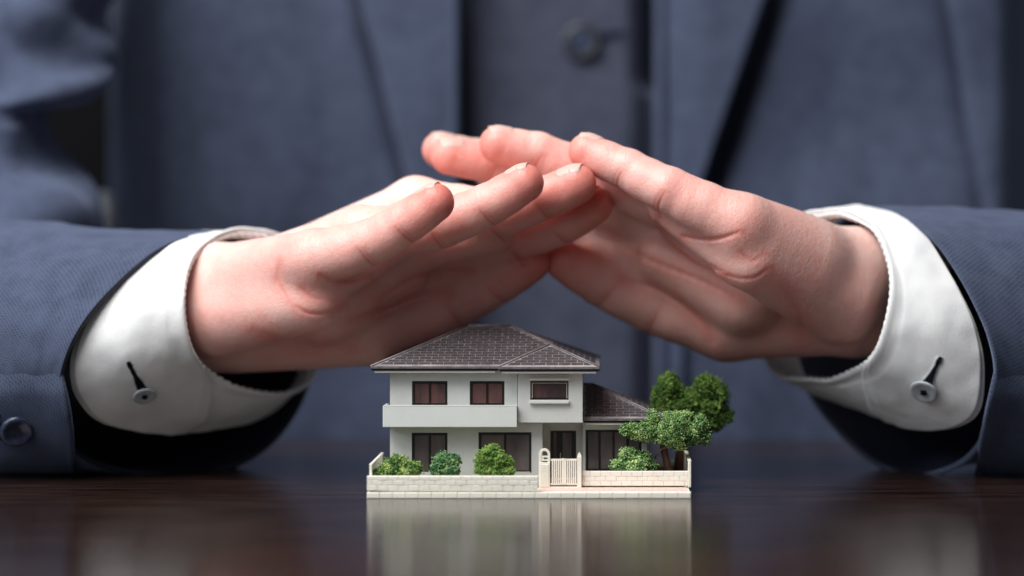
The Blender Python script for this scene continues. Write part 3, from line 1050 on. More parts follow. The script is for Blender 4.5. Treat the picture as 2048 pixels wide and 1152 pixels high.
def lap_l(y): return 722 + max(0, y + 40) * .255 if y < 420 else 722 + 460 * .255 + (y - 420) * .05
def lap_r(y): return 1540 - max(0, y + 40) * .345 if y < 420 else 1540 - 460 * .345 - (y - 420) * .05


def jl_d(x, y):
    d = BY + folds(x, y, 1)
    d += 95 * max(0, (330 - x) / 110) ** 2.2 * (1 if x > 150 else 1)
    g = x - lap_l(y) + 14
    d += 13 * math.exp(-(g / 16) ** 2)
    return d


def jr_d(x, y):
    d = BY + folds(x, y, 9)
    g = x - lap_r(y) - 24
    d += 36 * math.exp(-(g / 24) ** 2) * (1 if y < 420 else max(0, 1 - (y - 420) / 200))
    d += 4 * math.exp(-((x - (1900 + (y - 50) * .17)) / 16) ** 2)
    d += 50 * max(0, (x - 1990) / 60) ** 2 * (1 if x < 2060 else 1)
    return d


height_sheet('jacket_front', lambda s, y: 224 + s * (900 - 224), ys, 130, jl_d, M['suit'], person, 3)
height_sheet('jacket_front', lambda s, y: 1330 + s * (2110 - 1330), ys, 150, jr_d, M['suit'], person, 3)


def lapel(name, inner, outer, m, lift):
    return height_sheet(name, lambda s, y: inner(y) + s * (outer(y) - inner(y)), ys, 26,
                        lambda x, y: BY - 9 - lift * math.sin(min(1, abs(x - inner(y)) / 110) * 1.6) + folds(x, y, 6) * .4, m, person, 3)


lapel('lapel', lambda y: 906, lap_l, M['suit'], 3)
lapel('lapel', lambda y: 1322 + (y > 200) * 0, lap_r, M['suit'], 6)
# soft rolled front edges beside the waistcoat
for px in (908, 1322):
    G = np.array([[(px + 10 * math.cos(t) * (1 if px < 1000 else 1), y, 5 * (BY - 6) + 34 * math.sin(t)) for t in np.linspace(0, 2 * math.pi, 13)[:-1]] for y in ys])
    sheet('jacket_edge', G, M['suit'], person, 1.0)

# waistcoat button with its buttonhole


def disc_button(parent, c, nrm, up, R, name, m, rim_m=None, holes=4, scale=1.0, thick=2.2):
    """turned button: dished face with a raised rim and sewing holes filled by thread"""
    n = Vector(nrm).normalized(); u = Vector(up); u = (u - n * u.dot(n)).normalized(); v = n.cross(u)
    prof = [(0, .25), (.45, .25), (.62, .45), (.80, .62), (.93, .55), (1.0, .25), (1.0, -.1), (.9, -.3), (0, -.3)]
    vs, fs = [], []
    S = 28
    C = Vector(c)
    for (r_, h_) in prof:
        for j in range(S):
            t = 2 * math.pi * j / S
            vs.append(tuple((C + (u * math.cos(t) + v * math.sin(t)) * r_ * R * .001 + n * h_ * thick * .001)))
    for i in range(len(prof) - 1):
        for j in range(S):
            k = (j + 1) % S
            fs.append((i * S + j, i * S + k, (i + 1) * S + k, (i + 1) * S + j))
    o = mesh_obj(name, vs, fs, m, None, True)
    adopt(o, parent)
    h = MB()
    Cm = C * 1000
    for a in range(holes):
        t = math.pi / 4 + a * math.pi / 2
        p = Cm + (u * math.cos(t) + v * math.sin(t)) * R * .2
        h.tube([p + n * thick * .2, p + n * thick * .34], R * .085, 8)
    return o, h


def surf_pt(x, y, dfun, lift=0.0): return Vector(W(x, y, dfun(x, y) - lift))


bo, h = disc_button(person, surf_pt(1163, 84, vest_d, 3.5), (0, -1, .05), (0, 0, 1), 10.5, 'button', M['sbutton_rim'])
adopt(h.build('thread', M['sbutton']), bo)
cx3 = surf_pt(1163, 84, vest_d, 4.6) * 1000
fc = MB().tube([cx3, cx3 + Vector((0, -1.2, .02))], [6.0, 5.0], 20).build('button_face', M['sbutton']); adopt(fc, bo)
p1, p2 = surf_pt(1190, 76, vest_d, 1.6) * 1000, surf_pt(1248, 66, vest_d, 1.6) * 1000
MB().tube([p1 + Vector((0, 1.4, 0)), (p1 + p2) / 2 + Vector((0, 1.2, 0)), p2 + Vector((0, 1.6, 0))], [2.2, 2.4, 1.8], 8).build('buttonhole', M['holenavy'], person)
# overlap edge of the waistcoat front
MB().tube([tuple(surf_pt(1295 + 10 * math.sin(y * .004), y, vest_d, 2) * 1000) for y in np.linspace(-250, 900, 24)], 1.6, 8).build('waistcoat_edge', M['vest'], person, smooth=True)


# ---- sleeves
def wrinkle(G, amp, sc, seed, fade_first=4, stretch=(1, 1, 1)):
    n = grid_normals(G)
    P = G.reshape(-1, 3) * np.array(stretch)
    f = nfield(P, sc, seed, 2).reshape(G.shape[:2])
    f2 = nfield(P, sc * 3.1, seed + 5, 2).reshape(G.shape[:2]) * .25
    w_ = np.clip(np.arange(G.shape[0]) / fade_first, .15, 1)[:, None]
    return G + n * ((f + f2) * amp * w_)[:, :, None]


remL = [(470, 468, 112), (400, 474, 96), (322, 500, 76), (250, 556, 62), (186, 622, 52), (146, 684, 48), (124, 750, 50), (124, 822, 56), (142, 890, 70), (190, 924, 86), (262, 943, 100),
        (350, 948, 114), (450, 938, 128), (540, 890, 142), (605, 800, 150), (628, 690, 152), (610, 570, 146), (550, 492, 130)]
sl_loops = [remL, ell((110, 702, 122), 247, 66, 18, near=2.0), ell((-90, 690, 145), 258, 72, 18, near=1.2), ell((-260, 650, 180), 320, 80, 18), ell((-420, 640, 200), 330, 80, 18)]
G = wrinkle(loft(sl_loops, 150, 110), 15, .0048, 2.0, 12, (1, .8, 1))
GL = G
slL = sheet('sleeve', G, M['suit'], person, 2.4)
slL['label'] = 'lit jacket sleeve at the left resting on the table'
# upper arm with heavy folds
ua = []
for (y, cx_, rx, cd, rd) in ((-260, 10, 215, 300, 70), (-60, 20, 205, 285, 70), (60, 30, 190, 275, 66), (130, 30, 184, 270, 64), (178, 25, 188, 262, 62), (206, 0, 112, 262, 58), (240, -8, 90, 262, 56),
                            (290, -12, 118, 258, 56), (350, -5, 150, 250, 56), (420, 5, 190, 240, 58), (520, 0, 210, 230, 60)):
    ua.append([(cx_ + rx * math.sin(2 * math.pi * i / 18), y + 28 * math.sin(2 * math.pi * i / 18 + 2.2), cd - rd * math.cos(2 * math.pi * i / 18)) for i in range(18)])
G = loft(ua, 90, 110)
nrm = grid_normals(G)
fx = np.sin(G[:, :, 1] * .030 + G[:, :, 0] * .018) + .6 * np.sin(G[:, :, 1] * .052 - G[:, :, 0] * .020 + 1.0)
G = G + nrm * (fx * 13)[:, :, None]
sheet('upper_sleeve', wrinkle(G, 10, .006, 8.0, 1), M['suit'], person, 2.4)

remR = [(1720, 422, 118), (1775, 428, 98), (1825, 446, 80), (1872, 484, 66), (1912, 540, 57), (1948, 604, 52), (1976, 668, 50), (1990, 735, 52), (1984, 800, 60), (1968, 868, 74), (1934, 915, 88),
        (1880, 944, 102), (1815, 950, 116), (1745, 922, 130), (1672, 860, 144), (1610, 770, 154), (1596, 650, 156), (1625, 500, 144)]
sr_loops = [remR, ell((2060, 690, 120), 262, 64, 18, near=-2.0), ell((2240, 690, 135), 266, 70, 18, near=-1.0), ell((2420, 690, 150), 270, 76, 18), ell((2620, 690, 165), 280, 76, 18)]
G = wrinkle(loft(sr_loops, 150, 110), 11, .0055, 31.0, 12, (1, .8, 1))
GR = G
slR = sheet('sleeve', G, M['suit'], person, 2.4)
slR['label'] = 'shaded jacket sleeve at the right resting on the table'

slL.data.materials[0] = M['lining_shade']
slL.data.materials.append(M['suit'])
slR.data.materials.append(M['lining_shade'])
for so in (slL, slR):
    so.modifiers['thickness'].material_offset = 1
# sleeve vents: a folded strip of cloth along the hem, with buttons


def catmull_open(P, n):
    P = np.array(P, float)
    P = np.vstack([2 * P[0] - P[1], P, 2 * P[-1] - P[-2]])
    k = len(P) - 3
    out = []
    for j in range(n):
        t = j / (n - 1) * k
        i = min(int(t), k - 1); f = t - i
        p0, p1, p2, p3 = P[i], P[i + 1], P[i + 2], P[i + 3]
        out.append(.5 * ((2 * p1) + (-p0 + p2) * f + (2 * p0 - 5 * p1 + 4 * p2 - p3) * f ** 2 + (-p0 + 3 * p1 - 3 * p2 + p3) * f ** 3))
    return np.array(out)



def vent(GS, edge, xfar, name):
    """overlapping vent strip: follows the sleeve's near surface and hangs straight past the hem. edge = [(x, y) top to bottom]"""
    F_ = GS[:60].reshape(-1, 3)
    F_ = F_[F_[:, 2] < 5 * 120]
    rows = []
    ny, nx = 26, 40
    for j in range(ny):
        t = j / (ny - 1)
        ey = edge[0][1] + (edge[-1][1] - edge[0][1]) * t
        ex = np.interp(ey, [e_[1] for e_ in edge], [e_[0] for e_ in edge])
        row = []
        for i in range(nx):
            x = ex + (xfar - ex) * i / (nx - 1)
            dd = (F_[:, 0] - x) ** 2 + (F_[:, 1] - ey) ** 2
            near = np.argsort(dd)[:12]
            q = F_[near, 2].min()
            row.append([x, ey, q])
        rows.append(row)
    G_ = np.array(rows)
    for _ in range(5):
        G_[1:-1, 1:-1, 2] = (G_[:-2, 1:-1, 2] + G_[2:, 1:-1, 2] + G_[1:-1, :-2, 2] + G_[1:-1, 2:, 2]) / 4
    lift = np.linspace(-6, 1, ny).clip(-6, 0)[:, None] * 0 + np.interp(np.linspace(0, 1, ny), [0, .25, 1], [-8, 7, 8])[:, None]
    G_[:, :, 2] -= lift
    return sheet(name, G_, M['suit'], person, 2.2, closed=False)


vent(GL, [(121, 730), (136, 800), (146, 860), (149, 946)], -120, 'vent_flap')
vent(GR, [(1990, 740), (1972, 823), (1958, 890), (1952, 953)], 2230, 'vent_flap')
for (px, py, R) in ((34, 862, 7.2), (-6, 850, 7.2)):
    o, h = disc_button(person, Vector(W(px, py, float(GL[:60].reshape(-1, 3)[np.argmin(((GL[:60].reshape(-1, 3)[:, :2] - (px, py)) ** 2).sum(1) + (GL[:60].reshape(-1, 3)[:, 2] > 600) * 1e6), 2]) / 5 - 7)), (.3, -.85, -.4), (0, 0, 1), R, 'sleeve_button', M['sbutton'], thick=3)
    adopt(h.build('thread', M['sbutton_rim']), o)


# ---- shirt cuffs
def cuff(front, back, flap_u, corner, bx, side, label):
    nu, nv = 390, 50
    cb_ = np.mean(np.array(back, float), 0)
    back = [tuple(cb_ + (np.array(p, float) - cb_) * (1.04 if p[1] > cb_[1] else 1.0, 1.035 if p[1] > cb_[1] else 1.0, 1.03)) for p in back]
    G = loft([front, [tuple(np.array(f) * .5 + np.array(b_) * .5 + np.array((0, 0, -2.5))) for f, b_ in zip(front, back)], back], nu, nv)
    n = grid_normals(G)
    # tiny scallops along the stitched front rim
    rip = np.sin(np.arange(nu) / nu * 2 * math.pi * 65) * 2.2
    ax = G[1] - G[0]; ax /= np.linalg.norm(ax, axis=1)[:, None]
    G[0] += ax * rip[:, None]
    G[1] += ax * rip[:, None] * .7
    P = G.reshape(-1, 3)
    G = G + n * (nfield(P, .010, 3.0 + side, 3).reshape(nv, nu) * 4.5)[:, :, None]
    G[8:10] -= n[8:10] * 1.5
    # rolled edge: the first rows bulge outwards slightly
    for j in range(7): G[j] += n[j] * (3.6 * math.sin(math.pi * min(1, (j + .5) / 6)))
    cu = sheet('shirt_cuff', G, M['shirt'], person, 1.6)
    cu['label'] = label
    # overcast stitching: short slanted threads wound round the inner edge
    th = MB()
    for i in range(0, nu, 6):
        a, c_ = G[0, i] - n[0, i] * 6 + ax[i] * 3, G[0, (i + 2) % nu] - n[0, i] * 1.5 - ax[i] * 1.5
        th.tube([tuple(q_ * 1000) for q_ in WA(np.array([a, (a + c_) / 2 - ax[i] * 2.2, c_]))], .22, 5)
    adopt(th.build('edge_stitching', M['thread']), cu)
    # overlapping flap with a rounded corner
    u0, u1 = flap_u
    rows = []
    m_ = 120
    vmax = 46
    for i in range(m_ + 1):
        u = u0 + (u1 - u0) * i / m_
        v0 = 0.0
        row = []
        for v in np.linspace(v0, vmax, 34):
            jj = min(int(v), nv - 2); f = v - jj
            ue = corner + np.interp(v / vmax, [0, .12, .3, .5, .68, .8, 1], [0, .045, .078, .104, .122, .128, .128])
            u = u0 + (ue - u0) * i / m_
            ii = math.floor(u * nu) % nu; fi = u * nu - math.floor(u * nu)
            p = (G[jj, ii] * (1 - f) + G[jj + 1, ii] * f) * (1 - fi) + (G[jj, (ii + 1) % nu] * (1 - f) + G[jj + 1, (ii + 1) % nu] * f) * fi
            nn = n[jj, ii]
            row.append(p + nn * (9.0 - 2.5 * (i < 4) - 2.5 * (i > m_ - 3) + 1.2 * math.exp(-((v - v0 - 1.2) / 1.0) ** 2)))
        rows.append(row)
    F = np.array(rows)
    fl = sheet('cuff_flap', F, M['shirt'], None, 1.3, closed=False)
    adopt(fl, cu)
    # button and buttonhole: nearest surface point
    def onsurf(px, py):
        d2 = (F[:, :, 0] - px) ** 2 + (F[:, :, 1] - py) ** 2
        i, j = np.unravel_index(np.argmin(d2), d2.shape)
        i = min(max(i, 1), F.shape[0] - 2); j = min(max(j, 1), F.shape[1] - 2)
        a = F[i + 1, j] - F[i - 1, j]; c = F[i, j + 1] - F[i, j - 1]
        nn = np.cross(a, c); nn /= np.linalg.norm(nn)
        if nn[2] > 0: nn = -nn
        q = F[i, j].copy(); q[0], q[1] = px, py
        w3 = Vector(WA(q[None])[0]); nw = Vector((nn[0], nn[2], -nn[1]))
        return w3, nw
    (b0, b1, br, s0, s1) = bx
    c3, nw = onsurf(*b0)
    o, h = disc_button(cu, c3 + nw * .0018, nw, (0, 0, 1), br, 'cuff_button', M['cbutton'], thick=1.1)
    adopt(h.build('thread', M['hole']), o)
    st = MB().tube([tuple((c3 + nw * .0021) * 1000), tuple((c3 + nw * .0029) * 1000)], br * .22, 10).build('thread_knot', M['hole']); adopt(st, o)
    a3, na = onsurf(*s0); e3, ne = onsurf(*s1)
    def strip(name, half, lift, m):
        vs, fs = [], []
        K = len(half)
        d = (e3 - a3).normalized()
        for k in range(K):
            t = k / (K - 1)
            px, py = s0[0] + (s1[0] - s0[0]) * t, s0[1] + (s1[1] - s0[1]) * t
            p, nn = onsurf(px, py)
            sd = d.cross(nn).normalized()
            for sg in (-1, 1): vs.append(tuple(p + nn * lift + sd * sg * half[k] * .001))
            for sg in (-1, 1): vs.append(tuple(p + nn * (lift - .0009) + sd * sg * half[k] * .001))
        for k in range(K - 1):
            a, b2 = k * 4, k * 4 + 4
            fs += [(a, a + 1, b2 + 1, b2), (a + 2, b2 + 2, b2 + 3, a + 3), (a, b2, b2 + 2, a + 2), (a + 1, a + 3, b2 + 3, b2 + 1)]
        adopt(mesh_obj(name, vs, fs, m), cu)
    strip('buttonhole_stitching', [1.1, 1.5, 1.2, 1.2, 1.5, 1.9, 2.4, 2.6], .0010, M['hstitch'])
    strip('buttonhole', [.6, 1.0, .7, .8, 1.0, 1.4, 1.8, 2.0], .0014, M['hole'])
    return cu


cfL = [(560, 480, 112), (486, 470, 100), (424, 488, 86), (384, 530, 72), (368, 590, 62), (370, 652, 60), (388, 706, 66), (424, 744, 80), (490, 776, 98), (560, 786, 114), (618, 762, 128), (642, 690, 138), (636, 590, 138), (608, 510, 128)]
cbL = [(440, 474, 122), (350, 480, 104), (272, 514, 84), (214, 574, 68), (172, 640, 60), (150, 716, 58), (158, 786, 64), (212, 838, 78), (320, 858, 98), (430, 850, 116), (530, 818, 132), (590, 740, 144), (590, 620, 146), (530, 510, 138)]
cuff(cfL, cbL, (-.16, .6), .472, ((288, 786), 0, 5.0, (256, 722), (284, 776)), 0, 'bright shirt cuff at the left wrist in the picture')
cfR = [(1596, 448, 118), (1650, 434, 104), (1702, 436, 90), (1748, 466, 76), (1774, 520, 66), (1782, 580, 60), (1772, 645, 60), (1752, 700, 66), (1712, 735, 80), (1658, 757, 96), (1600, 754, 112), (1545, 735, 126), (1510, 650, 136), (1520, 530, 132)]
cbR = [(1700, 424, 122), (1765, 430, 102), (1825, 455, 84), (1876, 512, 70), (1922, 590, 62), (1950, 668, 60), (1962, 744, 62), (1948, 822, 70), (1880, 850, 86), (1790, 835, 104), (1700, 805, 122), (1620, 760, 138), (1590, 640, 146), (1620, 500, 138)]
cuff(cfR, cbR, (-.16, .6), .522, ((1850, 778), 0, 6.2, (1882, 712), (1854, 768)), 7, 'shaded shirt cuff at the right wrist in the picture')

# ------------------------------------------------------------------ hands: signed distance field -> surface nets


def seg_sdf(P, a, b_, ra, rb, n=None, flat=1.0):
    ab = b_ - a
    t = np.clip(((P - a) @ ab) / (ab @ ab), 0, 1)
    q = P - (a + t[..., None] * ab)
    if n is not None:
        h = q @ n
        q = q + n * (h * (flat - 1))[..., None]
    return np.sqrt((q * q).sum(-1)) - (ra + (rb - ra) * t)


def smin(a, b_, k):
    h = np.clip(.5 + .5 * (b_ - a) / k, 0, 1)
    return b_ + (a - b_) * h - k * h * (1 - h)


class Field:
    def __init__(s, lo, hi, step):
        s.lo = np.array(lo, float); s.step = step
        s.n = np.ceil((np.array(hi, float) - s.lo) / step).astype(int) + 1
        s.ax = [s.lo[i] + np.arange(s.n[i]) * step for i in range(3)]

    def new(s): return np.full(s.n, 80.0, np.float32)

    def region(s, lo, hi):
        i0 = np.maximum(0, np.floor((lo - s.lo) / s.step).astype(int))
        i1 = np.minimum(s.n, np.ceil((hi - s.lo) / s.step).astype(int) + 1)
        sl = tuple(slice(int(i0[i]), int(i1[i])) for i in range(3))
        P = np.stack(np.meshgrid(s.ax[0][sl[0]], s.ax[1][sl[1]], s.ax[2][sl[2]], indexing='ij'), -1).astype(np.float32)
        return sl, P

    def add(s, F, a, b_, ra, rb, k, n=None, flat=1.0):
        a, b_ = np.array(a, np.float32), np.array(b_, np.float32)
        pad = max(ra, rb) * (1 / min(1, flat)) + k + 12
        sl, P = s.region(np.minimum(a, b_) - pad, np.maximum(a, b_) + pad)
        if P.size == 0: return
        v = seg_sdf(P, a, b_, ra, rb, None if n is None else np.array(n, np.float32), flat)
        F[sl] = smin(F[sl], v, k)


def surface_nets(F, lo, step):
    ins = F < 0
    c = [ins[i:ins.shape[0] - 1 + i, j:ins.shape[1] - 1 + j, k:ins.shape[2] - 1 + k] for i in (0, 1) for j in (0, 1) for k in (0, 1)]
    cnt = sum(x.astype(np.uint8) for x in c)
    act = (cnt > 0) & (cnt < 8)
    I = np.argwhere(act)
    idx = np.full(act.shape, -1, np.int32)
    idx[act] = np.arange(len(I))
    corners = [(i, j, k) for i in (0, 1) for j in (0, 1) for k in (0, 1)]
    val = np.stack([F[I[:, 0] + i, I[:, 1] + j, I[:, 2] + k] for i, j, k in corners], 1)
    acc = np.zeros((len(I), 3)); num = np.zeros(len(I))
    for a in range(8):
        for b_ in range(a + 1, 8):
            ca, cb = np.array(corners[a]), np.array(corners[b_])
            if abs(ca - cb).sum() != 1: continue
            va, vb = val[:, a], val[:, b_]
            m_ = (va < 0) != (vb < 0)
            t = np.where(m_, va / np.where(m_, va - vb, 1), 0)
            acc += np.where(m_[:, None], ca + t[:, None] * (cb - ca), 0)
            num += m_
    V = (I + acc / num[:, None]) * step + lo
    quads = []
    for axd in range(3):
        s0 = [slice(None)] * 3; s1 = [slice(None)] * 3
        s0[axd] = slice(0, -1); s1[axd] = slice(1, None)
        A, B = ins[tuple(s0)], ins[tuple(s1)]
        E = np.argwhere(A != B)
        o1, o2 = (axd + 1) % 3, (axd + 2) % 3
        ok = (E[:, o1] > 0) & (E[:, o2] > 0) & (E[:, o1] < ins.shape[o1] - 1) & (E[:, o2] < ins.shape[o2] - 1)
        E = E[ok]
        fl = A[E[:, 0], E[:, 1], E[:, 2]]
        def cell(d1, d2):
            q = E.copy(); q[:, o1] -= d1; q[:, o2] -= d2
            return idx[q[:, 0], q[:, 1], q[:, 2]]
        q = np.stack([cell(1, 1), cell(0, 1), cell(0, 0), cell(1, 0)], 1)
        q[~fl] = q[~fl][:, ::-1]
        quads.append(q)
    return V, np.concatenate(quads)


def S(p): return np.array((p[0], p[1], p[2] * 5.0), np.float32)   # depth mm -> px


def unit(v):
    v = np.array(v, float)
    return v / np.linalg.norm(v)


def make_hand(label, lo, hi, palm, fingers, thumb, palmar, creases, lines, step=2.5, kp=34, kf=24):
    """palm: (a, b, ra, rb); fingers: list of joints [(px,py,d,r)...]; thumb likewise. All px with depth in mm."""
    Fd = Field(S(lo), S(hi), step)
    body = Fd.new()
    for (a, b_, ra, rb) in palm:
        Fd.add(body, S(a), S(b_), ra, rb, kp)
    fing = Fd.new()
    pm = unit(palmar)
    pc = unit((palmar[0], .95, -.42))
    for ch in fingers + [thumb]:
        one = Fd.new()
        for i in range(len(ch) - 1):
            a, b_ = ch[i], ch[i + 1]
            ra, rb = a[3], b_[3]
            A, Bv = S(a), S(b_)
            mid = (A + Bv) / 2
            rm = (ra + rb) / 2 * (.955 if i else .97)
            Fd.add(one, A, mid, ra, rm, 7)
            Fd.add(one, mid, Bv, rm, rb, 7)
            # soft pad on the palmar side of each phalanx
            off = (pm * rm * .22).astype(np.float32)
            Fd.add(one, A * .68 + Bv * .32 + off, A * .32 + Bv * .68 + off, rm * .84, rm * .82, 9)
        # crease carving at the joints, palmar side, plus fine secondary lines
        ax_list = []
        for i in range(1, len(ch) - 1):
            a, j, c = S(ch[i - 1]), S(ch[i]), S(ch[i + 1])
            dr = unit(unit(j - a) + unit(c - j))
            ax_list.append((j, dr, ch[i][3]))
        for (j, dr, rj) in ax_list:
            pad = rj * 1.5
            sl, P = Fd.region(j - pad, j + pad)
            q = P - j
            t = q @ dr.astype(np.float32)
            perp = q - t[..., None] * dr.astype(np.float32)
            cs = (perp @ pc.astype(np.float32)) / (np.sqrt((perp ** 2).sum(-1)) + 1e-3)
            # creases bow a little around the finger
            tt = t + 9 * (1 - cs)
            wgt = np.clip((cs - .30) / .65, 0, 1)
            g = 2.2 * np.exp(-(tt / 2.7) ** 2) + 1.2 * np.exp(-((tt - 8) / 2.4) ** 2) + 2.8 * np.exp(-(tt / 17) ** 2)
            one[sl] += (wgt * g).astype(np.float32)
        fing = smin(fing, one, 3.0)
    full = smin(body, fing, kf)
    # palm lines and skin folds: carved from the camera side along drawn curves
    for (pts, amp, sig, dmax) in lines:
        pts = catmull_open([(x, y, 0) for x, y in pts], 24)[:, :2]
        lo2 = np.array([pts[:, 0].min() - 30, pts[:, 1].min() - 30, Fd.lo[2]]); hi2 = np.array([pts[:, 0].max() + 30, pts[:, 1].max() + 30, dmax * 5.0])
        sl, P = Fd.region(lo2, hi2)
        XY = P[:, :, 0, :2].reshape(-1, 2)
        dist = np.full(len(XY), 1e9); par = np.zeros(len(XY))
        for i in range(len(pts) - 1):
            a, b_ = pts[i], pts[i + 1]
            ab = b_ - a
            t = np.clip(((XY - a) @ ab) / (ab @ ab + 1e-9), 0, 1)
            dd = np.linalg.norm(XY - (a + t[:, None] * ab), axis=1)
            m_ = dd < dist
            dist[m_] = dd[m_]; par[m_] = (i + t[m_]) / (len(pts) - 1)
        g = amp * np.exp(-(dist / sig) ** 2) * np.sin(np.clip(par, 0, 1) * math.pi) ** .5 + amp * .22 * np.exp(-(dist / (sig * 4)) ** 2) * np.sin(np.clip(par, 0, 1) * math.pi)
        g = g.reshape(P.shape[0], P.shape[1])
        full[sl] += g[:, :, None].astype(np.float32)
    V, Qd = surface_nets(full, Fd.lo, step)
    # very slight relaxation to remove grid stepping
    # skin tint
    tint = np.full(len(V), .18)
    for ch in fingers + [thumb]:
        tip = S(ch[-1]); dipp = S(ch[-2])
        d = np.linalg.norm(V - (tip + (tip - dipp) * .15), axis=1)
        tint += .55 * np.exp(-(d / 62) ** 2)
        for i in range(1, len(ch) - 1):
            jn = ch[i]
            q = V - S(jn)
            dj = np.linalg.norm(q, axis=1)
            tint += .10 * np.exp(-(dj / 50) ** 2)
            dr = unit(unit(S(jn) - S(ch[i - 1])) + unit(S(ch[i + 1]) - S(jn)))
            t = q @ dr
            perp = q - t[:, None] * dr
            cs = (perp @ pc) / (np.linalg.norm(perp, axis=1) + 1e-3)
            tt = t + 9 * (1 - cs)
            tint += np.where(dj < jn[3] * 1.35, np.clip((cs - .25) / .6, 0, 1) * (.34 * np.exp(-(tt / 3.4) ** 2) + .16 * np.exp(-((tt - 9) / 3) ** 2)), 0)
    # flush of the palm compared with the back of the hand
    ctr = np.mean([S(p[0]) for p in palm] + [S(p[1]) for p in palm], 0)
    tint += .17 * np.clip(((V - ctr) @ pm) / 90, -1, 1)
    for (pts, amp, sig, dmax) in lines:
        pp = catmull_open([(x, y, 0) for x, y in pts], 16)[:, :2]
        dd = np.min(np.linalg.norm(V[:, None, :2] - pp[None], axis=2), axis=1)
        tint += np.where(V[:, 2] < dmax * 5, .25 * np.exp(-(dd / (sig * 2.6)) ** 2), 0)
    o = quads_obj('hand', WA(V), Qd, M['skin'])
    a = o.data.attributes.new('tint', 'FLOAT', 'POINT')
    a.data.foreach_set('value', np.clip(tint, 0, 1).astype(np.float32))
    adopt(o, person)
    o['label'] = label
    return o, (Fd, full)


def nail(hand, fld, dip, tip, dorsal, r_):
    """curved nail plate laid on the back of a fingertip: heights are read off the hand's own surface"""
    Fd, full = fld
    A, T = S(dip).astype(float), S(tip).astype(float)
    ax = unit(T - A)
    n = np.array(dorsal, float); n = unit(n - ax * (n @ ax))
    s = np.cross(ax, n)
    nu, nv = 23, 26
    a_ = np.zeros((nv, nu)); x_ = np.zeros((nv, nu))
    for j in range(nv):
        v = j / (nv - 1)
        ww = .70 * r_ * max(.0, 1 - abs((v - .55) / .56) ** 4.5) ** .5
        for i in range(nu):
            u = -1 + 2 * i / (nu - 1)
            x_[j, i] = u * ww
            a_[j, i] = (-.66 + 1.36 * v - (.10 * u * u if v > .6 else 0)) * r_
    base = T + a_[..., None] * ax + x_[..., None] * s
    hs = np.linspace(1.5 * r_, 0, 90)
    P = base[:, :, None, :] + hs[None, None, :, None] * n
    I = (P - Fd.lo) / Fd.step
    i0 = np.clip(np.floor(I).astype(int), 0, np.array(full.shape) - 2); f = I - i0
    val = 0
    for dx in (0, 1):
        for dy in (0, 1):
            for dz in (0, 1):
                wgt = (f[..., 0] if dx else 1 - f[..., 0]) * (f[..., 1] if dy else 1 - f[..., 1]) * (f[..., 2] if dz else 1 - f[..., 2])
                val = val + wgt * full[i0[..., 0] + dx, i0[..., 1] + dy, i0[..., 2] + dz]
    hit = val < 0
    first = np.where(hit.any(2), hit.argmax(2), len(hs) - 1)
    h = hs[first]
    jf = int(nv * .80)
    slope = (h[jf, :] - h[jf - 3, :]) / 3
    for j in range(jf, nv): h[j, :] = np.maximum(h[j, :], h[jf, :] + slope * .9 * (j - jf) - .10 * (j - jf) ** 1.5)
    for _ in range(3):
        h[1:-1, 1:-1] = (h[:-2, 1:-1] + h[2:, 1:-1] + h[1:-1, :-2] + h[1:-1, 2:] + 2 * h[1:-1, 1:-1]) / 6
    v = np.linspace(0, 1, nv)[:, None]; u = np.linspace(-1, 1, nu)[None]
    lift = 2.4 * np.clip(1 - np.abs(u) ** 5, 0, 1) * np.clip(v / .12, 0, 1) - .9
    h = h + lift
    G = base + h[..., None] * n
    o = sheet('nail', G, M['nail'], None, .18, closed=False)
    adopt(o, hand)
    return o


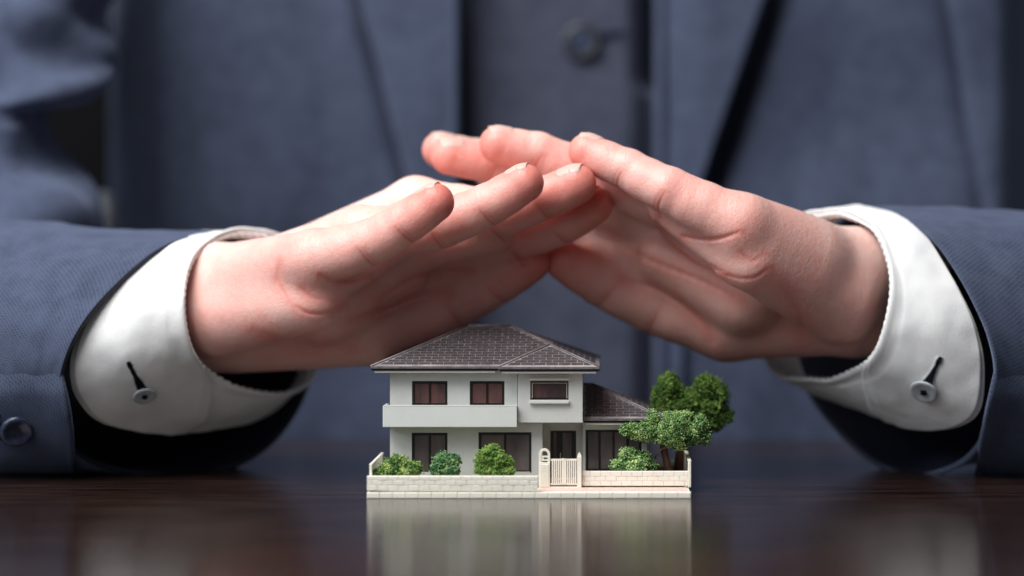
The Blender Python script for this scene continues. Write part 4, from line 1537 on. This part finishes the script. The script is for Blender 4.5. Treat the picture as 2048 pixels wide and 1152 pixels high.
HAND = True
if HAND:
    # hand entering from the left of the picture
    A_f = [[(628, 520, 42, 57), (737, 488, 32, 48), (809, 447, 26, 44), (870, 405, 21, 39)],
           [(722, 470, 64, 56), (880, 450, 49, 49), (973, 412, 43, 44), (1049, 366, 39, 39)],
           [(832, 412, 86, 56), (998, 427, 67, 48), (1088, 397, 60, 44), (1152, 369, 56, 41)],
           [(895, 470, 108, 56), (1042, 474, 86, 46), (1126, 447, 77, 43), (1186, 412, 71, 39)]]
    A_th = [(770, 645, 104, 76), (905, 600, 106, 60), (995, 560, 99, 50), (1060, 524, 92, 41)]
    A_p = [((60, 640, 150), (410, 574, 92), 92, 86), ((60, 680, 155), (410, 658, 100), 92, 87),
           ((430, 575, 88), (628, 520, 44), 84, 60), ((450, 585, 95), (722, 472, 66), 76, 58), ((460, 595, 104), (832, 414, 88), 72, 57),
           ((470, 630, 112), (895, 460, 110), 74, 55), ((440, 630, 78), (622, 604, 48), 84, 60), ((480, 668, 104), (760, 655, 104), 78, 76),
           ((640, 600, 78), (800, 540, 84), 62, 58), ((640, 625, 84), (900, 545, 104), 66, 52),
           ((628, 586, 50), (768, 500, 60), 42, 40), ((790, 500, 76), (985, 462, 76), 52, 42), ((860, 515, 98), (1015, 488, 92), 52, 44)]
    hA, fA = make_hand('hand reaching in from the left, its little finger nearest', (150, 320, 2), (1270, 780, 178), A_p, A_f, A_th, (.22, .62, -.75), None,
                   [([(590, 612), (615, 626), (650, 627), (690, 612)], 2.4, 4, 75), ([(636, 548), (660, 560), (700, 561), (740, 552)], 4, 4, 70),
                    ([(560, 520), (556, 560), (575, 600)], 1.2, 4, 80), ([(600, 575), (625, 596), (660, 600)], 1.0, 4, 75),
                    ([(700, 640), (770, 620), (840, 590), (900, 585)], 4, 6, 110), ([(760, 600), (820, 560), (880, 545), (940, 540)], 4, 6, 110), ([(500, 660), (600, 690), (700, 690)], 2, 8, 110)])
    up = (-.35, -1, -.05)
    for ch, dn in ((A_f[0], (-.5, -1, .25)), (A_f[1], (-.4, -1, .08)), (A_f[2], (-.4, -1, -.12)), (A_f[3], (-.4, -1, .1)), (A_th, (.1, -.6, .8))):
        nail(hA, fA, ch[-2], ch[-1], dn, ch[-1][3])
    # hand entering from the right of the picture
    B_f = [[(1480, 449, 48, 58), (1338, 381, 50, 47), (1256, 340, 58, 42), (1174, 303, 64, 37)],
           [(1404, 430, 70, 56), (1190, 350, 84, 46), (1075, 305, 82, 41), (996, 289, 80, 38)],
           [(1352, 445, 92, 56), (1130, 385, 100, 47), (985, 324, 97, 42), (898, 312, 93, 38)],
           [(1322, 475, 112, 56), (1120, 425, 116, 48), (955, 318, 114, 40), (880, 300, 110, 36)]]
    B_th = [(1455, 638, 104, 80), (1315, 604, 106, 68), (1212, 563, 102, 56), (1132, 524, 95, 41)]
    B_p = [((2060, 560, 150), (1725, 546, 92), 92, 88), ((2060, 620, 155), (1725, 622, 100), 92, 88),
           ((1690, 545, 88), (1480, 450, 50), 86, 60), ((1690, 560, 96), (1404, 426, 72), 74, 55), ((1680, 585, 104), (1352, 426, 94), 70, 54),
           ((1680, 605, 112), (1322, 442, 116), 72, 53), ((1680, 600, 80), (1510, 520, 53), 88, 66), ((1690, 622, 100), (1455, 640, 104), 88, 80),
           ((1500, 590, 82), (1330, 510, 90), 62, 55), ((1480, 600, 88), (1270, 520, 104), 66, 50), ((1270, 520, 104), (1195, 490, 108), 50, 44),
           ((1336, 414, 60), (1464, 512, 56), 39, 46), ((1500, 468, 54), (1610, 522, 68), 66, 80)]
    hB, fB = make_hand('hand reaching in from the right, its fingers laid on top of the other hand', (820, 225, 2), (1900, 765, 178), B_p, B_f, B_th, (-.22, .62, -.75), None,
                   [([(1442, 547), (1475, 556), (1510, 555), (1540, 535)], 2.0, 4, 75), ([(1362, 472), (1400, 479), (1440, 477), (1482, 463)], 4, 4, 70),
                    ([(1478, 502), (1505, 522), (1530, 505)], 1.0, 4, 75),
                    ([(1250, 560), (1330, 585), (1400, 640), (1430, 690)], 3.5, 7, 115), ([(1220, 480), (1300, 520), (1400, 560), (1480, 600)], 3.5, 6, 110), ([(1560, 560), (1600, 620), (1610, 680)], 1.5, 9, 110),
                    ([(1310, 436), (1340, 480), (1400, 525), (1450, 545)], 3.5, 5, 100)])
    for ch, dn in ((B_f[0], (.4, -1, -.02)), (B_f[1], (.1, -1, -.02)), (B_f[2], (.1, -1, -.28)), (B_f[3], (.1, -1, -.1)), (B_th, (-.1, -.6, .8))):
        nail(hB, fB, ch[-2], ch[-1], dn, ch[-1][3])

# ------------------------------------------------------------------ pale thing glimpsed in the dark gap beside the torso
ch = empty('chair', (X(204, 430) * .001, .44, 0))
tag(ch, 'off-white chair arm showing as a small pale patch in the dark gap beside the jacket', 'chair')
MB().tube([(X(194, 405), 405, Z(480, 405)), (X(198, 405), 405, Z(440, 405)), (X(205, 405), 406, Z(412, 405)), (X(210, 405), 410, Z(394, 405))], [10, 12, 10, 5], 14).build('armrest', M['shirt'], ch, smooth=True)
MB().box(-420, -120, 560, 600, -200, 500).build('gap_backing', M['black'], ch, bevel=10)  # added black panel: its colour supplies the dark between arm and torso
